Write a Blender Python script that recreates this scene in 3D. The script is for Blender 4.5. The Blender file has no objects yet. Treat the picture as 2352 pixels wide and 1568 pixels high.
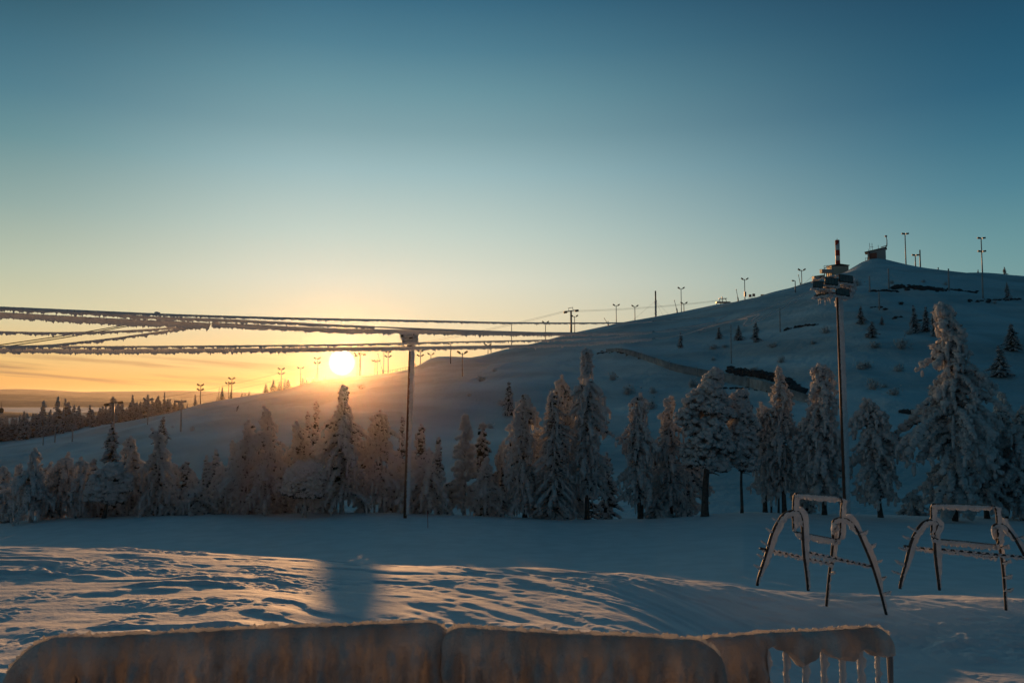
import bpy, math, random
import numpy as np
from mathutils import Vector, Matrix

random.seed(7)
RNG = np.random.default_rng(11)
scene = bpy.context.scene
col = scene.collection
R = math.radians

# ------------------------------------------------------------------ camera
W0, H0 = 2352.0, 1568.0          # working size the photo was measured at
LENS = 28.0
F = LENS / 36.0 * W0
EYE = 2.45
PITCH = math.atan(126.0 / F)
HORIZON = 910.0

cam_d = bpy.data.cameras.new("camera")
cam = bpy.data.objects.new("camera", cam_d)
col.objects.link(cam)
cam_d.lens = LENS
cam_d.sensor_width = 36.0
cam_d.clip_start = 0.05
cam_d.clip_end = 60000
cam.location = (0, 0, EYE)
cam.rotation_euler = (math.pi / 2 + PITCH, 0, 0)
cam_d.dof.use_dof = True
cam_d.dof.focus_distance = 45.0
cam_d.dof.aperture_fstop = 8.0
scene.camera = cam


def ray(px, py):
    dx = (px - W0 / 2) / F
    dy = (H0 / 2 - py) / F
    return np.array([dx, math.cos(PITCH) - dy * math.sin(PITCH), math.sin(PITCH) + dy * math.cos(PITCH)])


def at(px, py, Y):
    d = ray(px, py)
    d = d * (Y / d[1])
    return np.array([d[0], d[1], d[2] + EYE])


def tan_at(py):                   # slope below the eye of a picture row (centre column)
    d = ray(W0 / 2, py)
    return -d[2] / d[1]


SUN_DIR = ray(785, 832)
SUN_DIR = SUN_DIR / np.linalg.norm(SUN_DIR)
SUN_ELEV = math.asin(SUN_DIR[2])
SUN_AZ = math.atan2(SUN_DIR[0], SUN_DIR[1])      # from +Y toward +X

# ------------------------------------------------------------------ noise


def _hash(ix, iy, iz, seed):
    h = (ix.astype(np.int64) * 374761393 + iy.astype(np.int64) * 668265263 + iz.astype(np.int64) * 2147483647 + seed * 974634777)
    h = (h ^ (h >> 13)) * 1274126177
    h = h ^ (h >> 16)
    return (h & 0xFFFFFF).astype(np.float64) / float(0xFFFFFF)


def vnoise(x, y, z=None, seed=0):
    """value noise in -1..1"""
    x = np.asarray(x, float)
    y = np.asarray(y, float)
    if z is None:
        z = np.zeros_like(x)
    x, y, z = np.broadcast_arrays(x, y, z)
    ix, iy, iz = np.floor(x), np.floor(y), np.floor(z)
    fx, fy, fz = x - ix, y - iy, z - iz
    fx = fx * fx * fx * (fx * (fx * 6 - 15) + 10)
    fy = fy * fy * fy * (fy * (fy * 6 - 15) + 10)
    fz = fz * fz * (3 - 2 * fz)
    r = 0
    flat = not np.any(fz)
    for dz in ((0,) if flat else (0, 1)):
        wz = 1.0 if flat else (fz if dz else 1 - fz)
        for dy in (0, 1):
            wy = fy if dy else 1 - fy
            for dx in (0, 1):
                wx = fx if dx else 1 - fx
                r = r + wx * wy * wz * _hash(ix + dx, iy + dy, iz + dz, seed)
    return r * 2 - 1


def fbm(x, y, z=None, seed=0, octaves=4, gain=0.5):
    a, r, f = 1.0, 0.0, 1.0
    for o in range(octaves):
        r = r + a * vnoise(np.asarray(x) * f + o * 17.3, np.asarray(y) * f - o * 9.1, None if z is None else np.asarray(z) * f, seed + o)
        a *= gain
        f *= 2.03
    return r


def smooth(a, b, x):
    t = np.clip((np.asarray(x, float) - a) / (b - a), 0, 1)
    return t * t * (3 - 2 * t)


def hermite(xn, yn, x):
    """monotone-ish cubic through nodes; yn may be (n, cols) with x broadcast over rows"""
    xn = np.asarray(xn, float)
    yn = np.asarray(yn, float)
    d = np.diff(yn, axis=0) / np.diff(xn).reshape((-1,) + (1,) * (yn.ndim - 1))
    m = np.zeros_like(yn)
    m[0], m[-1] = d[0], d[-1]
    m[1:-1] = np.where(d[:-1] * d[1:] > 0, 2 * d[:-1] * d[1:] / np.where(np.abs(d[:-1] + d[1:]) < 1e-9, 1e-9, d[:-1] + d[1:]), 0)
    x = np.asarray(x, float)
    i = np.clip(np.searchsorted(xn, x) - 1, 0, len(xn) - 2)
    h = (xn[i + 1] - xn[i])
    t = np.clip((x - xn[i]) / h, 0, 1)
    if yn.ndim == 1:
        y0, y1, m0, m1 = yn[i], yn[i + 1], m[i], m[i + 1]
    else:
        c = np.arange(yn.shape[1])
        y0, y1, m0, m1 = yn[i, c], yn[i + 1, c], m[i, c], m[i + 1, c]
    return ((2 * t**3 - 3 * t**2 + 1) * y0 + (t**3 - 2 * t**2 + t) * h * m0 + (-2 * t**3 + 3 * t**2) * y1 + (t**3 - t**2) * h * m1)


# ------------------------------------------------------------------ object helpers


def tag(o, label=None, cat=None, group=None, kind=None):
    if label:
        o['label'] = label
    if cat:
        o['category'] = cat
    if group:
        o['group'] = group
    if kind:
        o['kind'] = kind
    return o


def empty(name, loc, label=None, cat=None, group=None):
    o = bpy.data.objects.new(name, None)
    o.empty_display_size = 0.2
    col.objects.link(o)
    o.location = [float(c) for c in loc]
    return tag(o, label, cat, group)


def copy_tree(o, parent=None):
    c = o.copy()
    col.objects.link(c)
    c.parent = parent
    for ch in list(o.children):
        copy_tree(ch, c)
    return c


class MB:
    """collects vertices and faces; build() links them as one mesh object"""

    def __init__(self):
        self.v, self.f, self.a, self.n = [], [], [], 0

    def add(self, V, Fs, attr=None):
        V = np.asarray(V, float).reshape(-1, 3)
        if not isinstance(Fs, (list, tuple)):
            Fs = [Fs]
        for f in Fs:
            self.f.append(np.asarray(f, np.int64) + self.n)
        self.v.append(V)
        self.a.append(np.full(len(V), 1.0) if attr is None else np.broadcast_to(np.asarray(attr, float), (len(V),)))
        self.n += len(V)
        return self

    def box(self, c, s, rot=None, bevel=0.0):
        x, y, z = s[0] / 2, s[1] / 2, s[2] / 2
        V = np.array([(-x, -y, -z), (x, -y, -z), (x, y, -z), (-x, y, -z), (-x, -y, z), (x, -y, z), (x, y, z), (-x, y, z)])
        if rot is not None:
            V = V @ np.asarray(rot).T
        return self.add(V + np.asarray(c, float), np.array([(0, 3, 2, 1), (4, 5, 6, 7), (0, 1, 5, 4), (1, 2, 6, 5), (2, 3, 7, 6), (3, 0, 4, 7)]))

    def tube(self, pts, rad, n=8, cap=True, sx=None, sdir=None, jitter=0.0, seed=0):
        """swept tube; rad scalar or per point"""
        P = np.asarray(pts, float)
        m = len(P)
        rad = np.broadcast_to(np.asarray(rad, float), (m,))
        T = np.gradient(P, axis=0)
        T /= np.linalg.norm(T, axis=1)[:, None] + 1e-12
        up = np.array([0, 0, 1.0]) if abs(T[:, 2]).mean() < 0.8 else np.array([0, 1.0, 0])
        A = np.cross(T, up)
        A /= np.linalg.norm(A, axis=1)[:, None] + 1e-12
        B = np.cross(A, T)
        ang = np.linspace(0, 2 * math.pi, n, endpoint=False)
        V = P[:, None, :] + rad[:, None, None] * (np.cos(ang)[None, :, None] * A[:, None, :] + np.sin(ang)[None, :, None] * B[:, None, :])
        i = np.arange(m - 1)[:, None] * n
        j = np.arange(n)[None, :]
        j2 = (j + 1) % n
        q = np.stack([i + j, i + j2, i + n + j2, i + n + j], -1).reshape(-1, 4)
        V = V.reshape(-1, 3)
        Fs = [q]
        if cap:
            Fs.append(np.array([np.arange(n)[::-1]]))
            Fs.append(np.array([np.arange(n) + (m - 1) * n]))
        return self.add(V, Fs)

    def build(self, name, mat, parent=None, smooth_=True, loc=None, attr=False):
        me = bpy.data.meshes.new(name)
        V = np.concatenate(self.v).astype(np.float32)
        if loc is not None:
            V = V - np.asarray(loc, np.float32)
        loops = np.concatenate([f.ravel() for f in self.f]).astype(np.int32)
        cnt = np.concatenate([np.full(len(f), f.shape[1]) for f in self.f]).astype(np.int32)
        st = np.concatenate([[0], np.cumsum(cnt)[:-1]]).astype(np.int32)
        me.vertices.add(len(V))
        me.vertices.foreach_set('co', V.ravel())
        me.loops.add(len(loops))
        me.loops.foreach_set('vertex_index', loops)
        me.polygons.add(len(cnt))
        me.polygons.foreach_set('loop_start', st)
        me.polygons.foreach_set('loop_total', cnt)
        me.polygons.foreach_set('use_smooth', np.full(len(cnt), bool(smooth_)))
        if attr:
            a = me.attributes.new('snow', 'FLOAT', 'POINT')
            a.data.foreach_set('value', np.concatenate(self.a).astype(np.float32))
        me.update(calc_edges=True)
        me.materials.append(mat)
        o = bpy.data.objects.new(name, me)
        col.objects.link(o)
        if parent is not None:
            o.parent = parent
        elif loc is not None:
            o.location = [float(c) for c in loc]
        return o


def grid_mesh(X, Y, Z):
    r, c = X.shape
    V = np.stack([X, Y, Z], -1).reshape(-1, 3)
    i = np.arange(r - 1)[:, None] * c + np.arange(c - 1)[None, :]
    q = np.stack([i, i + 1, i + c + 1, i + c], -1).reshape(-1, 4)
    return MB().add(V, q)


def ico(sub):
    import bmesh
    bm = bmesh.new()
    bmesh.ops.create_icosphere(bm, subdivisions=sub, radius=1)
    bm.verts.ensure_lookup_table()
    v = np.array([x.co[:] for x in bm.verts])
    f = np.array([[l.vert.index for l in fc.loops] for fc in bm.faces])
    bm.free()
    return v, f


ICO1 = ico(1)      # 12 verts
ICO2 = ico(2)      # 42 verts
ICO3 = ico(3)      # 162 verts


def lump(mb, c, r, seed=0, amp=0.3, freq=1.6, base=None, rot=None, attr=None):
    v, f = base or ICO3
    d = 1 + amp * fbm(v[:, 0] * freq + seed * 3.1, v[:, 1] * freq, v[:, 2] * freq, seed, 3)
    V = v * d[:, None] * np.asarray(r, float)
    if rot is not None:
        V = V @ np.asarray(rot).T
    mb.add(V + np.asarray(c, float), f, attr)


# ------------------------------------------------------------------ materials


class NT:
    """tiny node-graph builder"""

    def __init__(self, tree):
        self.t = tree
        tree.nodes.clear()

    def n(self, typ, **kw):
        nd = self.t.nodes.new(typ)
        ins = kw.pop('ins', {})
        for k, v in kw.items():
            setattr(nd, k, v)
        for k, v in ins.items():
            self.put(nd.inputs[k], v)
        return nd

    def put(self, sock, v):
        if hasattr(v, 'is_output'):
            self.t.links.new(v, sock)
        else:
            sock.default_value = v

    def m(self, op, a, b=0.0, c=0.0, clamp=False):
        nd = self.n('ShaderNodeMath', operation=op, use_clamp=clamp)
        self.put(nd.inputs[0], a)
        self.put(nd.inputs[1], b)
        self.put(nd.inputs[2], c)
        return nd.outputs[0]

    def vm(self, op, a, b=None):
        nd = self.n('ShaderNodeVectorMath', operation=op)
        self.put(nd.inputs[0], a)
        if b is not None:
            self.put(nd.inputs[1], b)
        return nd.outputs['Value'] if op in ('DOT_PRODUCT', 'LENGTH') else nd.outputs[0]

    def mix(self, f, a, b, blend='MIX'):
        nd = self.n('ShaderNodeMix', data_type='RGBA', blend_type=blend)
        self.put(nd.inputs[0], f)
        self.put(nd.inputs[6], a)
        self.put(nd.inputs[7], b)
        return nd.outputs[2]

    def step(self, a, b, x):
        nd = self.n('ShaderNodeMapRange', interpolation_type='SMOOTHSTEP', clamp=True)
        self.put(nd.inputs[0], x)
        nd.inputs[1].default_value = a
        nd.inputs[2].default_value = b
        return nd.outputs[0]

    def noise(self, vec, scale, detail=3, rough=0.5):
        nd = self.n('ShaderNodeTexNoise')
        self.put(nd.inputs['Vector'], vec)
        nd.inputs['Scale'].default_value = scale
        nd.inputs['Detail'].default_value = detail
        nd.inputs['Roughness'].default_value = rough
        return nd.outputs[0]


def rgba(c):
    return (c[0], c[1], c[2], 1.0)


def srgb(r, g, b):
    def l(c):
        c /= 255.0
        return c / 12.92 if c <= 0.04045 else ((c + 0.055) / 1.055) ** 2.4
    return (l(r), l(g), l(b), 1.0)


def material(name, base=(0.8, 0.8, 0.8), rough=0.6, metal=0.0, var=0.15, scale=3.0, bump=0.0, bscale=20.0, bdist=0.02, spec=0.3, trans=0.0, stretch=None):
    m = bpy.data.materials.new(name)
    m.use_nodes = True
    g = NT(m.node_tree)
    out = g.n('ShaderNodeOutputMaterial')
    p = g.n('ShaderNodeBsdfPrincipled')
    tc = g.n('ShaderNodeTexCoord').outputs['Object']
    tv = g.vm('MULTIPLY', tc, stretch) if stretch else tc
    nz = g.noise(tv, scale, 4)
    lo = tuple(c * (1 - var) for c in base)
    hi = tuple(min(1, c * (1 + var)) for c in base)
    g.put(p.inputs['Base Color'], g.mix(g.step(0.3, 0.7, nz), rgba(lo), rgba(hi)))
    p.inputs['Roughness'].default_value = rough
    p.inputs['Metallic'].default_value = metal
    p.inputs['Specular IOR Level'].default_value = spec
    if bump:
        b = g.n('ShaderNodeBump', ins={'Strength': bump, 'Distance': bdist, 'Height': g.noise(tc, bscale, 5, 0.65)})
        g.put(p.inputs['Normal'], b.outputs[0])
    if trans:
        t = g.n('ShaderNodeBsdfTranslucent', ins={'Color': rgba(tuple(c * 0.95 for c in base))})
        mx = g.n('ShaderNodeMixShader', ins={0: trans, 1: p.outputs[0], 2: t.outputs[0]})
        g.t.links.new(mx.outputs[0], out.inputs[0])
    else:
        g.t.links.new(p.outputs[0], out.inputs[0])
    return m


HAZE = 3.8e-5
M = {}
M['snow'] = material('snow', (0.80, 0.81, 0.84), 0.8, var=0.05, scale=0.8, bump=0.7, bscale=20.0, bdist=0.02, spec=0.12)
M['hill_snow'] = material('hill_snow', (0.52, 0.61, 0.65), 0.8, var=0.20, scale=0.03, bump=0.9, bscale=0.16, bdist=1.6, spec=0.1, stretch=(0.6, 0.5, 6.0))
M['frost'] = material('frost', (0.78, 0.78, 0.80), 0.8, var=0.07, scale=6.0, bump=0.8, bscale=45.0, bdist=0.02, spec=0.15, trans=0.14)
M['steel'] = material('steel', (0.045, 0.042, 0.042), 0.55, metal=0.3, var=0.3, scale=9.0)
M['galvanised'] = material('galvanised', (0.20, 0.20, 0.21), 0.5, metal=0.5, var=0.2, scale=3.0)
M['rusty'] = material('rusty', (0.16, 0.075, 0.05), 0.6, metal=0.2, var=0.3, scale=2.0)
M['glass'] = material('lamp_glass', (0.10, 0.13, 0.13), 0.15, var=0.2, scale=1.5, spec=0.6)
M['bark'] = material('bark', (0.10, 0.085, 0.078), 0.9, var=0.4, scale=4.0, bump=0.7, bscale=9.0, bdist=0.05)
M['frosted_bark'] = material('frosted_bark', (0.42, 0.40, 0.40), 0.9, var=0.35, scale=4.0, bump=0.7, bscale=9.0, bdist=0.05)
M['rock'] = material('rock', (0.065, 0.066, 0.07), 0.9, var=0.4, scale=1.5, bump=0.6, bscale=4.0)
M['cable'] = material('cable_steel', (0.06, 0.055, 0.055), 0.6, var=0.2)
M['red'] = material('red_paint', (0.42, 0.05, 0.035), 0.5, var=0.15)
M['white'] = material('white_paint', (0.75, 0.74, 0.72), 0.5, var=0.06)
M['cream'] = material('cream_cladding', (0.55, 0.48, 0.38), 0.7, var=0.08)
M['brick'] = material('red_brown_cladding', (0.30, 0.12, 0.09), 0.7, var=0.2)
M['grey_wall'] = material('grey_cladding', (0.40, 0.41, 0.41), 0.7, var=0.12)
M['dark_roof'] = material('dark_roof', (0.04, 0.042, 0.045), 0.7, var=0.2)
M['orange'] = material('orange_fabric', (0.75, 0.28, 0.04), 0.7, var=0.1)
M['fence_net'] = material('fence_net', (0.24, 0.27, 0.29), 0.9, var=0.25, scale=0.5, bump=0.3, bscale=3.0)
M['jacket'] = material('dark_ski_clothes', (0.02, 0.02, 0.024), 0.8, var=0.2)


def tree_material(name, rime, needle, lo, hi):
    m = bpy.data.materials.new(name)
    m.use_nodes = True
    g = NT(m.node_tree)
    out = g.n('ShaderNodeOutputMaterial')
    p = g.n('ShaderNodeBsdfPrincipled')
    tc = g.n('ShaderNodeTexCoord').outputs['Object']
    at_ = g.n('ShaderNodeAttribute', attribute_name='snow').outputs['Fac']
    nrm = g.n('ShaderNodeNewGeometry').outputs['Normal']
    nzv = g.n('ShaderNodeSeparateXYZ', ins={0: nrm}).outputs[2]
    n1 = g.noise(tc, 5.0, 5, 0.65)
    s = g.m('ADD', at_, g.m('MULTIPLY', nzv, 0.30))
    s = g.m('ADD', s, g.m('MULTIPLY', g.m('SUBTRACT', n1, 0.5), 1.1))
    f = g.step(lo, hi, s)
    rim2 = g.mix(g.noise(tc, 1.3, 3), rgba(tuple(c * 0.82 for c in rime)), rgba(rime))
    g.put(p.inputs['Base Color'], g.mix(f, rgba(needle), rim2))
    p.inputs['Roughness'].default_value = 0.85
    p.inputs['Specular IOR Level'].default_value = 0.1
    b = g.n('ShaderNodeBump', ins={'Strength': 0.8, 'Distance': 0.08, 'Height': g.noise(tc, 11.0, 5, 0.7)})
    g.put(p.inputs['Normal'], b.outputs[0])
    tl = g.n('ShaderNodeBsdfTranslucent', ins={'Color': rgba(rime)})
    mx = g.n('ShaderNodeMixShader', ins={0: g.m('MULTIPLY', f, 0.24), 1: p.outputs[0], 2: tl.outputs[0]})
    g.t.links.new(mx.outputs[0], out.inputs[0])
    return m


M['rime_tree'] = tree_material('rime_on_needles', (0.86, 0.84, 0.84), (0.045, 0.045, 0.04), 0.05, 0.42)
M['dark_tree'] = tree_material('snowy_dark_needles', (0.66, 0.67, 0.70), (0.03, 0.036, 0.034), 0.30, 0.66)

# ------------------------------------------------------------------ world: sky and glow round the low sun
world = bpy.data.worlds.new("World")
scene.world = world
world.use_nodes = True
g = NT(world.node_tree)
wout = g.n('ShaderNodeOutputWorld')
bg = g.n('ShaderNodeBackground')
d = g.n('ShaderNodeTexCoord').outputs['Generated']
d = g.vm('NORMALIZE', d)
sep = g.n('ShaderNodeSeparateXYZ', ins={0: d})
dz = sep.outputs[2]
elev = g.m('MULTIPLY', g.m('ARCSINE', dz), 180 / math.pi)
flat = g.n('ShaderNodeCombineXYZ', ins={0: sep.outputs[0], 1: sep.outputs[1], 2: 0.0}).outputs[0]
flat = g.vm('NORMALIZE', flat)
cosA = g.vm('DOT_PRODUCT', flat, (math.sin(SUN_AZ), math.cos(SUN_AZ), 0.0))
az = g.m('MULTIPLY', g.m('ARCCOSINE', g.m('MINIMUM', g.m('MAXIMUM', cosA, -1.0), 1.0)), 180 / math.pi)
cosS = g.vm('DOT_PRODUCT', d, tuple(float(c) for c in SUN_DIR))
ang = g.m('MULTIPLY', g.m('ARCCOSINE', g.m('MINIMUM', g.m('MAXIMUM', cosS, -1.0), 1.0)), 180 / math.pi)
pos = g.m('DIVIDE', g.m('ADD', elev, 5.0), 95.0, clamp=True)


def ramp(stops):
    nd = g.n('ShaderNodeValToRGB')
    cr = nd.color_ramp
    cr.interpolation = 'EASE'
    cr.interpolation = 'LINEAR'
    while len(cr.elements) < len(stops):
        cr.elements.new(0.5)
    for e_, (el, c) in zip(cr.elements, stops):
        e_.position = (el + 5.0) / 95.0
        e_.color = srgb(*c)
    g.put(nd.inputs[0], pos)
    return nd.outputs[0]


SKY_SUN = [(-5, (60, 45, 35)), (-0.5, (232, 160, 84)), (1.0, (240, 182, 108)), (2.2, (238, 200, 142)), (5.0, (227, 212, 176)), (8.1, (217, 217, 198)), (11.5, (190, 206, 197)),
           (15.8, (151, 183, 187)), (18.5, (123, 160, 168)), (21.2, (102, 146, 158)), (24, (76, 125, 144)), (27, (53, 104, 128)), (33, (36, 82, 104)), (50, (20, 58, 76)), (90, (17, 53, 70))]
SKY_MID = [(-5, (55, 45, 40)), (-0.5, (226, 158, 88)), (1.0, (230, 170, 98)), (2.2, (226, 186, 120)), (5.3, (205, 200, 164)), (8.1, (179, 189, 168)), (11.9, (139, 165, 160)),
           (15.8, (98, 140, 147)), (18.6, (75, 122, 138)), (21.2, (60, 107, 126)), (24, (44, 88, 106)), (27, (27, 62, 79)), (33, (26, 62, 78)), (50, (19, 55, 71)), (90, (17, 53, 70))]
SKY_SIDE = [(-5, (30, 40, 45)), (-0.5, (150, 168, 158)), (4.0, (130, 160, 156)), (8.0, (108, 150, 153)), (9.6, (98, 144, 151)), (12.7, (74, 126, 143)),
            (15.8, (54, 108, 130)), (18.7, (38, 92, 118)), (21.5, (30, 82, 108)), (27, (20, 58, 85)), (33, (22, 61, 84)), (50, (18, 55, 74)), (90, (17, 53, 70))]
SKY_BACK = [(-5, (18, 26, 30)), (0, (46, 62, 70)), (8, (36, 64, 78)), (20, (24, 60, 76)), (50, (18, 55, 72)), (90, (17, 53, 72))]
toright = g.step(-0.03, 0.03, g.vm('DOT_PRODUCT', flat, (math.cos(SUN_AZ), -math.sin(SUN_AZ), 0.0)))
toleft = g.m('SUBTRACT', 1.0, toright)
c = g.mix(g.m('MULTIPLY', g.step(0, 24, az), toleft), ramp(SKY_SUN), ramp(SKY_MID))
c = g.mix(g.m('MULTIPLY', g.step(4, 47, az), toright), c, ramp(SKY_SIDE))
c = g.mix(g.step(55, 130, az), c, ramp(SKY_BACK))
# thin cloud streaks low over the horizon, left of the sun
cl_v = g.n('ShaderNodeCombineXYZ', ins={0: g.m('MULTIPLY', sep.outputs[0], 3.2), 1: g.m('MULTIPLY', sep.outputs[1], 1.0), 2: g.m('ADD', g.m('MULTIPLY', dz, 75.0), g.m('MULTIPLY', sep.outputs[0], 6.0))}).outputs[0]
cl = g.noise(cl_v, 1.25, 5, 0.55)
clm = g.m('MULTIPLY', g.step(0.46, 0.62, cl), g.m('MULTIPLY', g.step(0.3, 1.0, elev), g.m('SUBTRACT', 1.0, g.step(1.9, 3.0, elev))))
clm = g.m('MULTIPLY', clm, g.step(-0.17, -0.36, sep.outputs[0]))
c = g.mix(g.m('MULTIPLY', clm, 0.75), c, srgb(158, 120, 92))
# sun: blown-out disc and its halo
disc = g.m('MULTIPLY', g.m('SUBTRACT', 1.0, g.step(0.10, 0.98, ang)), 9.0)
h1 = g.m('MULTIPLY', g.m('POWER', 2.718, g.m('MULTIPLY', ang, -1 / 0.7)), 1.6)
h2 = g.m('MULTIPLY', g.m('POWER', 2.718, g.m('MULTIPLY', ang, -1 / 2.6)), 0.10)


def scaled(colr, f):
    nd = g.n('ShaderNodeVectorMath', operation='SCALE')
    nd.inputs[0].default_value = colr
    g.put(nd.inputs['Scale'], f)
    return nd.outputs[0]


tot = g.vm('ADD', c, scaled((1.0, 0.93, 0.78), disc))
tot = g.vm('ADD', tot, scaled((1.0, 0.62, 0.24), h1))
tot = g.vm('ADD', tot, scaled((1.0, 0.52, 0.16), h2))
sky = g.n('ShaderNodeTexSky', sky_type='NISHITA', sun_disc=False, sun_elevation=SUN_ELEV, sun_rotation=SUN_AZ, altitude=300.0)
skys = g.n('ShaderNodeVectorMath', operation='SCALE')
g.put(skys.inputs[0], sky.outputs[0])
skys.inputs['Scale'].default_value = 0.006
tot = g.vm('ADD', tot, skys.outputs[0])
g.put(bg.inputs['Color'], tot)
bg.inputs['Strength'].default_value = 1.0
g.t.links.new(bg.outputs[0], wout.inputs[0])

sun_d = bpy.data.lights.new("sun", 'SUN')
sun_d.energy = 5.0
sun_d.angle = R(0.6)
sun_d.color = (1.0, 0.49, 0.18)
sun = bpy.data.objects.new("sun", sun_d)
col.objects.link(sun)
sun.location = (-60, 280, 60)
sun.rotation_euler = Vector([float(c) for c in SUN_DIR]).to_track_quat('Z', 'Y').to_euler()

# ------------------------------------------------------------------ terrain
# near snowfield: height below the eye at fixed distances, for columns u
NY = np.array([0, 5.6, 8.8, 11.0, 13.2, 16.0, 19.0, 25.0, 40.0, 55.0, 66.0, 74.0, 92.0])
CREST_U = [-900, 0, 300, 600, 900, 1300, 1700, 2352, 3300]
CREST_PY = [1250, 1253, 1260, 1276, 1297, 1311, 1334, 1342, 1345]
EDGE_U = [-900, 0, 200, 500, 900, 1200, 1345, 1500, 1700, 1900, 2352, 3300]
EDGE_PY = [1225, 1200, 1186, 1181, 1177, 1188, 1193, 1190, 1176, 1180, 1188, 1195]


def below(py):
    return np.array([tan_at(float(p)) for p in np.atleast_1d(py)])


def near_nodes(u):
    cz = np.interp(u, CREST_U, below(CREST_PY)) * 16.0
    ez = np.interp(u, EDGE_U, below(EDGE_PY))
    w = smooth(500, 1100, u)
    wr = smooth(1350, 1750, u)
    dr = smooth(1350, 2000, u)
    z88 = 2.62 * (1 - w) + 3.06 * w + 0.30 * wr + 0.77 * dr
    z11 = 2.76 * (1 - w) + 3.14 * w + 0.26 * wr + 0.66 * dr
    z13 = (cz - 0.11) * (1 - w) + (cz - 0.16) * w + 0.18 * wr + 0.50 * dr
    dr = 0.35 * dr
    cz = cz + 0.03 + dr
    z19 = cz + 0.75 - 0.3 * dr
    z25 = (cz - 0.03 - dr) / 16 * 25 + 0.55
    z40 = ez * 40 * (1.34 + 0.06 * (1 - w))
    z55 = ez * 55 * (1.09 + 0.04 * (1 - w))
    z66 = ez * 66
    z74 = ez * 74 * 1.01 + 0.25
    z92 = z74 + 3.4
    return EYE - np.stack([np.full_like(u, EYE), np.full_like(u, EYE + 0.02), z88, z11, z13, cz, z19, z25, z40, z55, z66, z74, z92])


def near_base(X, Y):
    X, Y = np.broadcast_arrays(np.asarray(X, float), np.asarray(Y, float))
    sh = X.shape
    X, Y = X.ravel(), Y.ravel()
    u = np.clip(W0 / 2 + F * X / np.maximum(Y, 3.0), -900, 3300)
    return hermite(NY, near_nodes(u), Y).reshape(sh)


def near_detail(X, Y):
    u = W0 / 2 + F * X / np.maximum(Y, 3.0)
    nearw = 1 - smooth(17.0, 22.0, Y)
    left = 1 - smooth(500, 1050, u)
    right = smooth(800, 1150, u) * (1 - smooth(1900, 2500, u))
    z = 0.013 * fbm(X * 0.55, Y * 1.3, seed=3, octaves=3) * (0.4 + 0.6 * nearw)
    # long soft wind ripples across the slope
    z += nearw * 0.008 * fbm(X * 0.8 + 3, Y * 3.2, seed=9, octaves=2)
    # ragged broken crust on the left: sawtooth ledges facing the camera
    wy = Y * 1.25 + 0.55 * fbm(X * 0.45, Y * 0.5, seed=21, octaves=3) + 0.16 * fbm(X * 3.1, Y * 2.0, seed=22, octaves=3)
    fr = wy - np.floor(wy)
    saw = smooth(0.0, 0.16, fr) * (1 - smooth(0.30, 1.0, fr))
    patch = smooth(-0.15, 0.55, fbm(X * 0.7 + 5, Y * 0.9, seed=25, octaves=2))
    z += nearw * left * 0.055 * saw * patch * (1 - 0.7 * smooth(14.0, 15.6, Y))
    # lumps
    lump_m = smooth(0.05, 0.6, fbm(X * 0.9, Y * 1.1, seed=31, octaves=2))
    z += nearw * lump_m * 0.026 * np.abs(fbm(X * 4.2, Y * 5.0, seed=33, octaves=3)) * (0.35 + 0.65 * left)
    z += nearw * (0.007 * fbm(X * 9, Y * 11, seed=35, octaves=3) + 0.004 * np.abs(fbm(X * 28, Y * 28, seed=36, octaves=2))) * (0.35 + 0.65 * lump_m) * (0.5 + 0.5 * left)
    # scooped wind holes near the crest
    sc = fbm(X * 1.1 + 0.3 * Y, Y * 2.2, seed=41, octaves=2)
    z -= nearw * smooth(0.15, 0.75, sc) * 0.03 * smooth(12.2, 14.2, Y)
    # ski tracks running from the crest down to the right
    p = (X * 0.72 + Y * 0.69) + 0.10 * fbm(X * 0.5, Y * 0.5, seed=51, octaves=2)
    q = X * 0.69 - Y * 0.72
    tr = vnoise(p * 2.6, q * 0.05, seed=53) * 0.6 + vnoise(p * 6.1, q * 0.10, seed=54) * 0.4
    z += nearw * right * 0.055 * tr
    # the smooth groomed run beyond
    z += smooth(20, 30, Y) * 0.05 * fbm(X * 0.06, Y * 0.35, seed=61, octaves=3)
    # churned patch between the racks
    ch = np.exp(-(((X - 7.9) / 1.5) ** 2 + ((Y - 13.7) / 0.8) ** 2))
    z += ch * 0.07 * np.abs(fbm(X * 2.3, Y * 2.3, seed=71, octaves=4))
    return z


def near_z(X, Y):
    return near_base(X, Y) + near_detail(np.asarray(X, float), np.asarray(Y, float))


uu = np.concatenate([np.linspace(-1500, -120, 60), np.arange(-100, 2470, 3.6), np.linspace(2490, 3900, 60)])
yy = np.concatenate([np.linspace(2.0, 6.6, 18), np.linspace(6.7, 8.6, 50), np.linspace(8.63, 17.6, 370), np.linspace(17.8, 30, 60), np.linspace(30.5, 92, 90)])
UU, YY = np.meshgrid(uu, yy)
XX = (UU - W0 / 2) / F * YY
snow_field = grid_mesh(XX, YY, near_z(XX, YY)).build('snow_ground', M['snow'])
tag(snow_field, kind='structure')

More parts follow.
